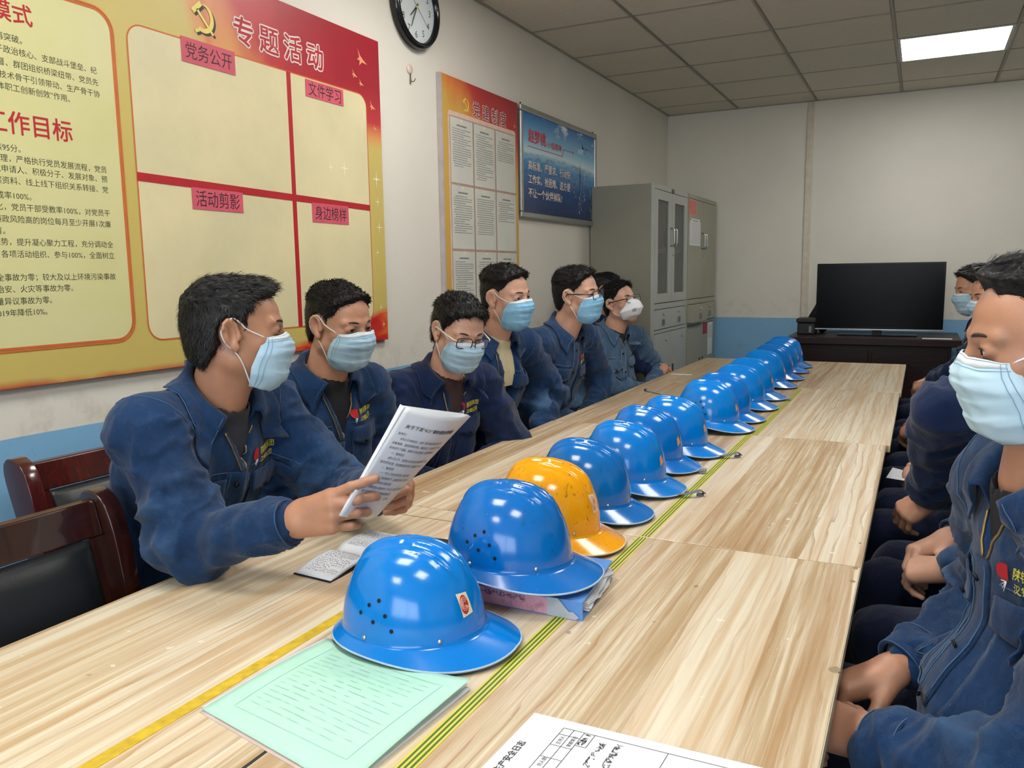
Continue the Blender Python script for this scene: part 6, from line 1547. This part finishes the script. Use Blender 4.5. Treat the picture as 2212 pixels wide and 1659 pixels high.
# phone, pen, steel pen, strip of paper
q = MB(); ph = tbl(-.925, 1.405, math.radians(5)); P_ = rrect(-.060, .060, -.030, .030, .008, 4); q.prism(P_, ph, .0005, .0085); o_ = q.build('smartphone', simple('phone_black_glass', (24, 24, 26), .12), bevel=.0015); tag(o_, 'black smartphone lying behind the nearest blue helmet', 'phone')
q = MB(); q.tube([(-.953, 1.193, .7565), (-.955, 1.21, .7565), (-.955, 1.24, .7565), (-.957, 1.33, .7565)], [.0045, .0058, .0058, .0050], 12)
pn = q.build('pen', simple('pen_black_plastic', (20, 20, 22), .3)); tag(pn, 'black capped pen lying beside the open notebook', 'pen')
q = MB(); q.tube([(-.955, 1.232, .7565), (-.955, 1.235, .7565)], .0062, 12); q.build('pen_ring', nickel, pn)
q = MB(); q.tube([(-1.184, 3.773, .7555), (-1.16, 3.754, .7555), (-1.085, 3.695, .7555), (-1.072, 3.685, .7545)], [.0050, .0055, .0045, .0015], 10); pn = q.build('pen', simple('pen_clear_grey', (150, 152, 150), .25)); tag(pn, 'clear grey ballpoint pen lying alone on the far left of the table', 'pen')
q = MB(); q.tube([(-1.184, 3.773, .7562), (-1.172, 3.763, .7570)], .0058, 10); q.build('pen_cap', black_metal, pn)
q = MB(); q.box(-1.249, -1.132, 4.462, 4.490, .7502, .7515)
o_ = q.build('paper_strip', whitep); tag(o_, 'thin white paper strip near the far left table edge', 'paper')
# papers held up by the reader
HP = empty('held_papers', (-.88, 1.25, .85), 'stapled white typed papers held up by the reader, first page folded over', 'papers'); ho = V3(-.88, 1.25, .85)
TL, TR, BL_, BR_ = V3(-.847, 1.231, 1.083), V3(-.816, 1.420, 1.037), V3(-.9012, 1.0970, .9043), V3(-.951, 1.267, .8476)
Nn = nrm(np.cross(BR_-BL_, TL-BL_))
if Nn[0] < 0: Nn = -Nn
def pf_(u, v, d=0.0, bow=1.0):
    p = BL_*(1-u)*(1-v) + BR_*u*(1-v) + TL*(1-u)*v + TR*u*v
    return p + Nn*(d + bow*(.022*math.sin(PI*min(1, u*1.05))*(.5+.5*v)) )
surf_grid('front_page', lambda u, v: pf_(u, v), 20, 20, sheetm, HP, ho, .0004)
for k, (du, dd) in enumerate(((.03, -.006), (.06, -.011), (.02, -.016))):
    surf_grid('inner_page', lambda u, v: pf_(min(1, u*(1-.02)+.02) + du*.6*u, v*1.0 - .01*k*.3, dd*(.25+u*.2+ .55*v), .55 - .25*k), 16, 16, sheetm, HP, ho, .0004)
surf_grid('folded_edge', lambda u, v: pf_(0, v, 0)*(1-u) + pf_(.03, v, -.014*v - .002, .3)*u + (-Nn*.0 + nrm(BL_-BR_)*.006*math.sin(PI*u)*v), 6, 14, sheetm, HP, ho, .0004)
def pt_(a, b, d): return tuple(pf_(a, b, .0012 + d) - ho)
q = MB(); put_text(q, '关于下发“4.21”事故调查处理的通报', .038, pt_, .50, .830, 'C', bold=.012, width=.80); q.build('page_title', inkp, HP)
body_ = ['各单位：', '　　4月21日10时20分，炼铁厂高炉作业区在检修过程中发生一起', '设备事故，造成皮带机停机。事故发生后，公司组织有关人员对事故', '现场进行了调查，按照四不放过的原则，现将有关情况通报如下：', '　　一、事故经过', '　　4月21日上午，当班职工在巡检过程中发现皮带跑偏，未按规程', '要求停机处理，安全措施落实不到位，造成设备损坏并影响生产。', '　　二、事故原因', '　　（一）作业人员安全意识淡薄，违反操作规程。', '　　（二）现场管理不严，监督检查不到位，隐患排查不及时。', '　　三、处理意见及整改措施', '　　各单位要认真组织学习，举一反三，落实安全生产责任制，加强', '职工安全教育培训，杜绝类似事故再次发生。', '　　　　　　　　　　　　　　　　安全环保部']
for k, s_ in enumerate(body_):
    q = MB(); put_text(q, s_, .0255, pt_, .07, .765 - .0445*k, 'L', bold=.006, sx=1.13); q.build('text_line', inkp, HP)
# ---------------------------------------------------------------- chairs
rw = NT('red_mahogany_gloss'); g = rw.coord(); rw.base(rw.ramp(rw.noise(rw.mapping(g, (2, 9, 2)), 4, 5, .6, .8), [(.3, S((40, 9, 8))), (.7, S((82, 20, 14)))])); rw.set(Roughness=.2); rw.b.inputs['Coat Weight'].default_value = .6; rw.b.inputs['Coat Roughness'].default_value = .06
rw2 = NT('dark_mahogany_gloss'); g = rw2.coord(); rw2.base(rw2.ramp(rw2.noise(rw2.mapping(g, (2, 9, 2)), 4, 5, .6, .8), [(.3, S((26, 10, 9))), (.7, S((56, 24, 18)))])); rw2.set(Roughness=.2); rw2.b.inputs['Coat Weight'].default_value = .6; rw2.b.inputs['Coat Roughness'].default_value = .06
lth = NT('black_leather'); g = lth.coord(); vo = lth.n('ShaderNodeTexVoronoi', feature='DISTANCE_TO_EDGE'); lth.l(g, vo.inputs['Vector']); vo.inputs['Scale'].default_value = 260; lth.base(S((22, 26, 30))); lth.set(Roughness=.38); lth.bump(vo.outputs['Distance'], .35, .0008)
def chair(wm):
    """local frame: seat faces +x, origin on the floor below the seat centre"""
    r = empty('dining_chair', (0, 0, 0))
    for s in (1, -1):
        # back post: broad board with a rounded, rearward scrolling head
        def fx(z): return -.225 - .10*((z-.42)/.5)**1.6 if z > .42 else -.225 - .03*(.42-z)/.42
        V = []; F = []; zs = [0, .2, .42, .52, .62, .72, .80, .84, .865, .885, .898, .908, .915, .920, .922]; wd = [.020, .024, .028, .028, .030, .034, .040, .0425, .0425, .040, .036, .030, .022, .013, .004]
        q = MB(); n = len(zs)
        for k, z in enumerate(zs):
            x = fx(z); w_ = wd[k]
            for dx, dy in ((-w_, -.017), (w_, -.017), (w_, .017), (-w_, .017)): V.append((x + dx, s*.237 + dy, z))
        F = [(4*k+i, 4*k+(i+1) % 4, 4*(k+1)+(i+1) % 4, 4*(k+1)+i) for k in range(n-1) for i in range(4)] + [(3, 2, 1, 0), (4*n-4, 4*n-3, 4*n-2, 4*n-1)]
        q.add(V, F); q.build('back_post', wm, r, bevel=.006, seg=3, smooth=True)
        q = MB(); q.box(.19, .225, s*.215-.018, s*.215+.018, 0, .43); q.build('leg', wm, r, bevel=.004)
        q = MB(); q.box(-.20, .19, s*.215-.012, s*.215+.012, .16, .19); q.build('stretcher', wm, r, bevel=.003)
    def rail(z0, z1, nm, th=.012, m_=wm, yy=.220):
        q = MB(); V = []
        for z in (z0, (z0+z1)/2, z1):
            x = -.225 - .10*((z-.42)/.5)**1.6
            V += [(x-th, -yy, z), (x+th, -yy, z), (x+th, yy, z), (x-th, yy, z)]
        F = [(4*k+i, 4*k+(i+1) % 4, 4*(k+1)+(i+1) % 4, 4*(k+1)+i) for k in range(2) for i in range(4)] + [(3, 2, 1, 0), (8, 9, 10, 11)]
        q.add(V, F); return q.build(nm, m_, r, bevel=.004, seg=3)
    rail(.838, .905, 'top_rail'); rail(.50, .555, 'lower_rail')
    for s in (1, -1):
        q = MB(); V = []
        for z in (.555, .695, .838):
            x = -.225 - .10*((z-.42)/.5)**1.6; V += [(x-.012, s*.220, z), (x+.012, s*.220, z), (x+.012, s*.190, z), (x-.012, s*.190, z)]
        F = [(4*k+i, 4*k+(i+1) % 4, 4*(k+1)+(i+1) % 4, 4*(k+1)+i) for k in range(2) for i in range(4)]; q.add(V, F + [(3, 2, 1, 0), (8, 9, 10, 11)]); q.build('side_rail', wm, r)
    # padded back
    def pad(u, v):
        z = .553 + .284*v; x = -.225 - .10*((z-.42)/.5)**1.6; e = min(1, min(u, 1-u)*9)*min(1, min(v, 1-v)*7); return V3(x + .010 + .016*math.sin(e*PI/2), -.192 + .384*u, z)
    surf_grid('back_pad', pad, 30, 20, lth.m, r, V3(0, 0, 0), .02)
    q = MB(); q.box(-.215, .215, -.215, .215, .395, .43); q.build('seat_frame', wm, r, bevel=.004)
    def seat(u, v):
        e = min(1, min(u, 1-u)*8)*min(1, min(v, 1-v)*8); return V3(-.215 + .44*u, -.218 + .436*v, .432 + .030*math.sin(e*PI/2))
    surf_grid('seat_pad', seat, 24, 24, lth.m, r, V3(0, 0, 0), .02)
    return r
K0 = chair(rw.m); K1 = chair(rw2.m)
tpl = copy_tree(K0)
def put(o, x, y, rz, lab, grp='mahogany chairs around the table'):
    o.location = (x, y, 0); o.rotation_euler = (0, 0, math.radians(rz)); tag(o, lab, 'chair', grp); return o
put(K0, -1.52, 1.345, 0, 'red mahogany chair behind the man reading, its post nearest the wall')
put(K1, -1.10, .765, 0, 'dark mahogany chair with black leather back pushed in at the near left')
LBL = [(-1.58, 1.90, 0, 'red mahogany chair under the second man on the left'), (-1.62, 2.47, 0, 'red mahogany chair whose rail shows beside the man in cream glasses'), (-1.62, 3.03, 0, 'mahogany chair under the stout man with the cream shirt'), (-1.60, 3.60, 0, 'mahogany chair hidden behind the man in black glasses'), (-1.66, 4.22, 0, 'mahogany chair under the man in faded light denim'), (-1.66, 4.80, 0, 'mahogany chair under the half hidden far left man')]
for x, y, rz, lab in LBL: put(copy_tree(tpl), x, y, rz, lab)
for k, (x, y) in enumerate(((.44, 1.32), (.45, 1.94), (.45, 2.52), (.45, 3.08), (.45, 3.66), (.45, 4.24), (.45, 4.88))):
    put(copy_tree(tpl), x, y, 180, 'mahogany chair hidden under a man on the right side of the table', 'hidden chairs on the right side')
for ch in list(tpl.children): bpy.data.objects.remove(ch)
bpy.data.objects.remove(tpl)
# clear half-made names
for o in bpy.data.objects: pass
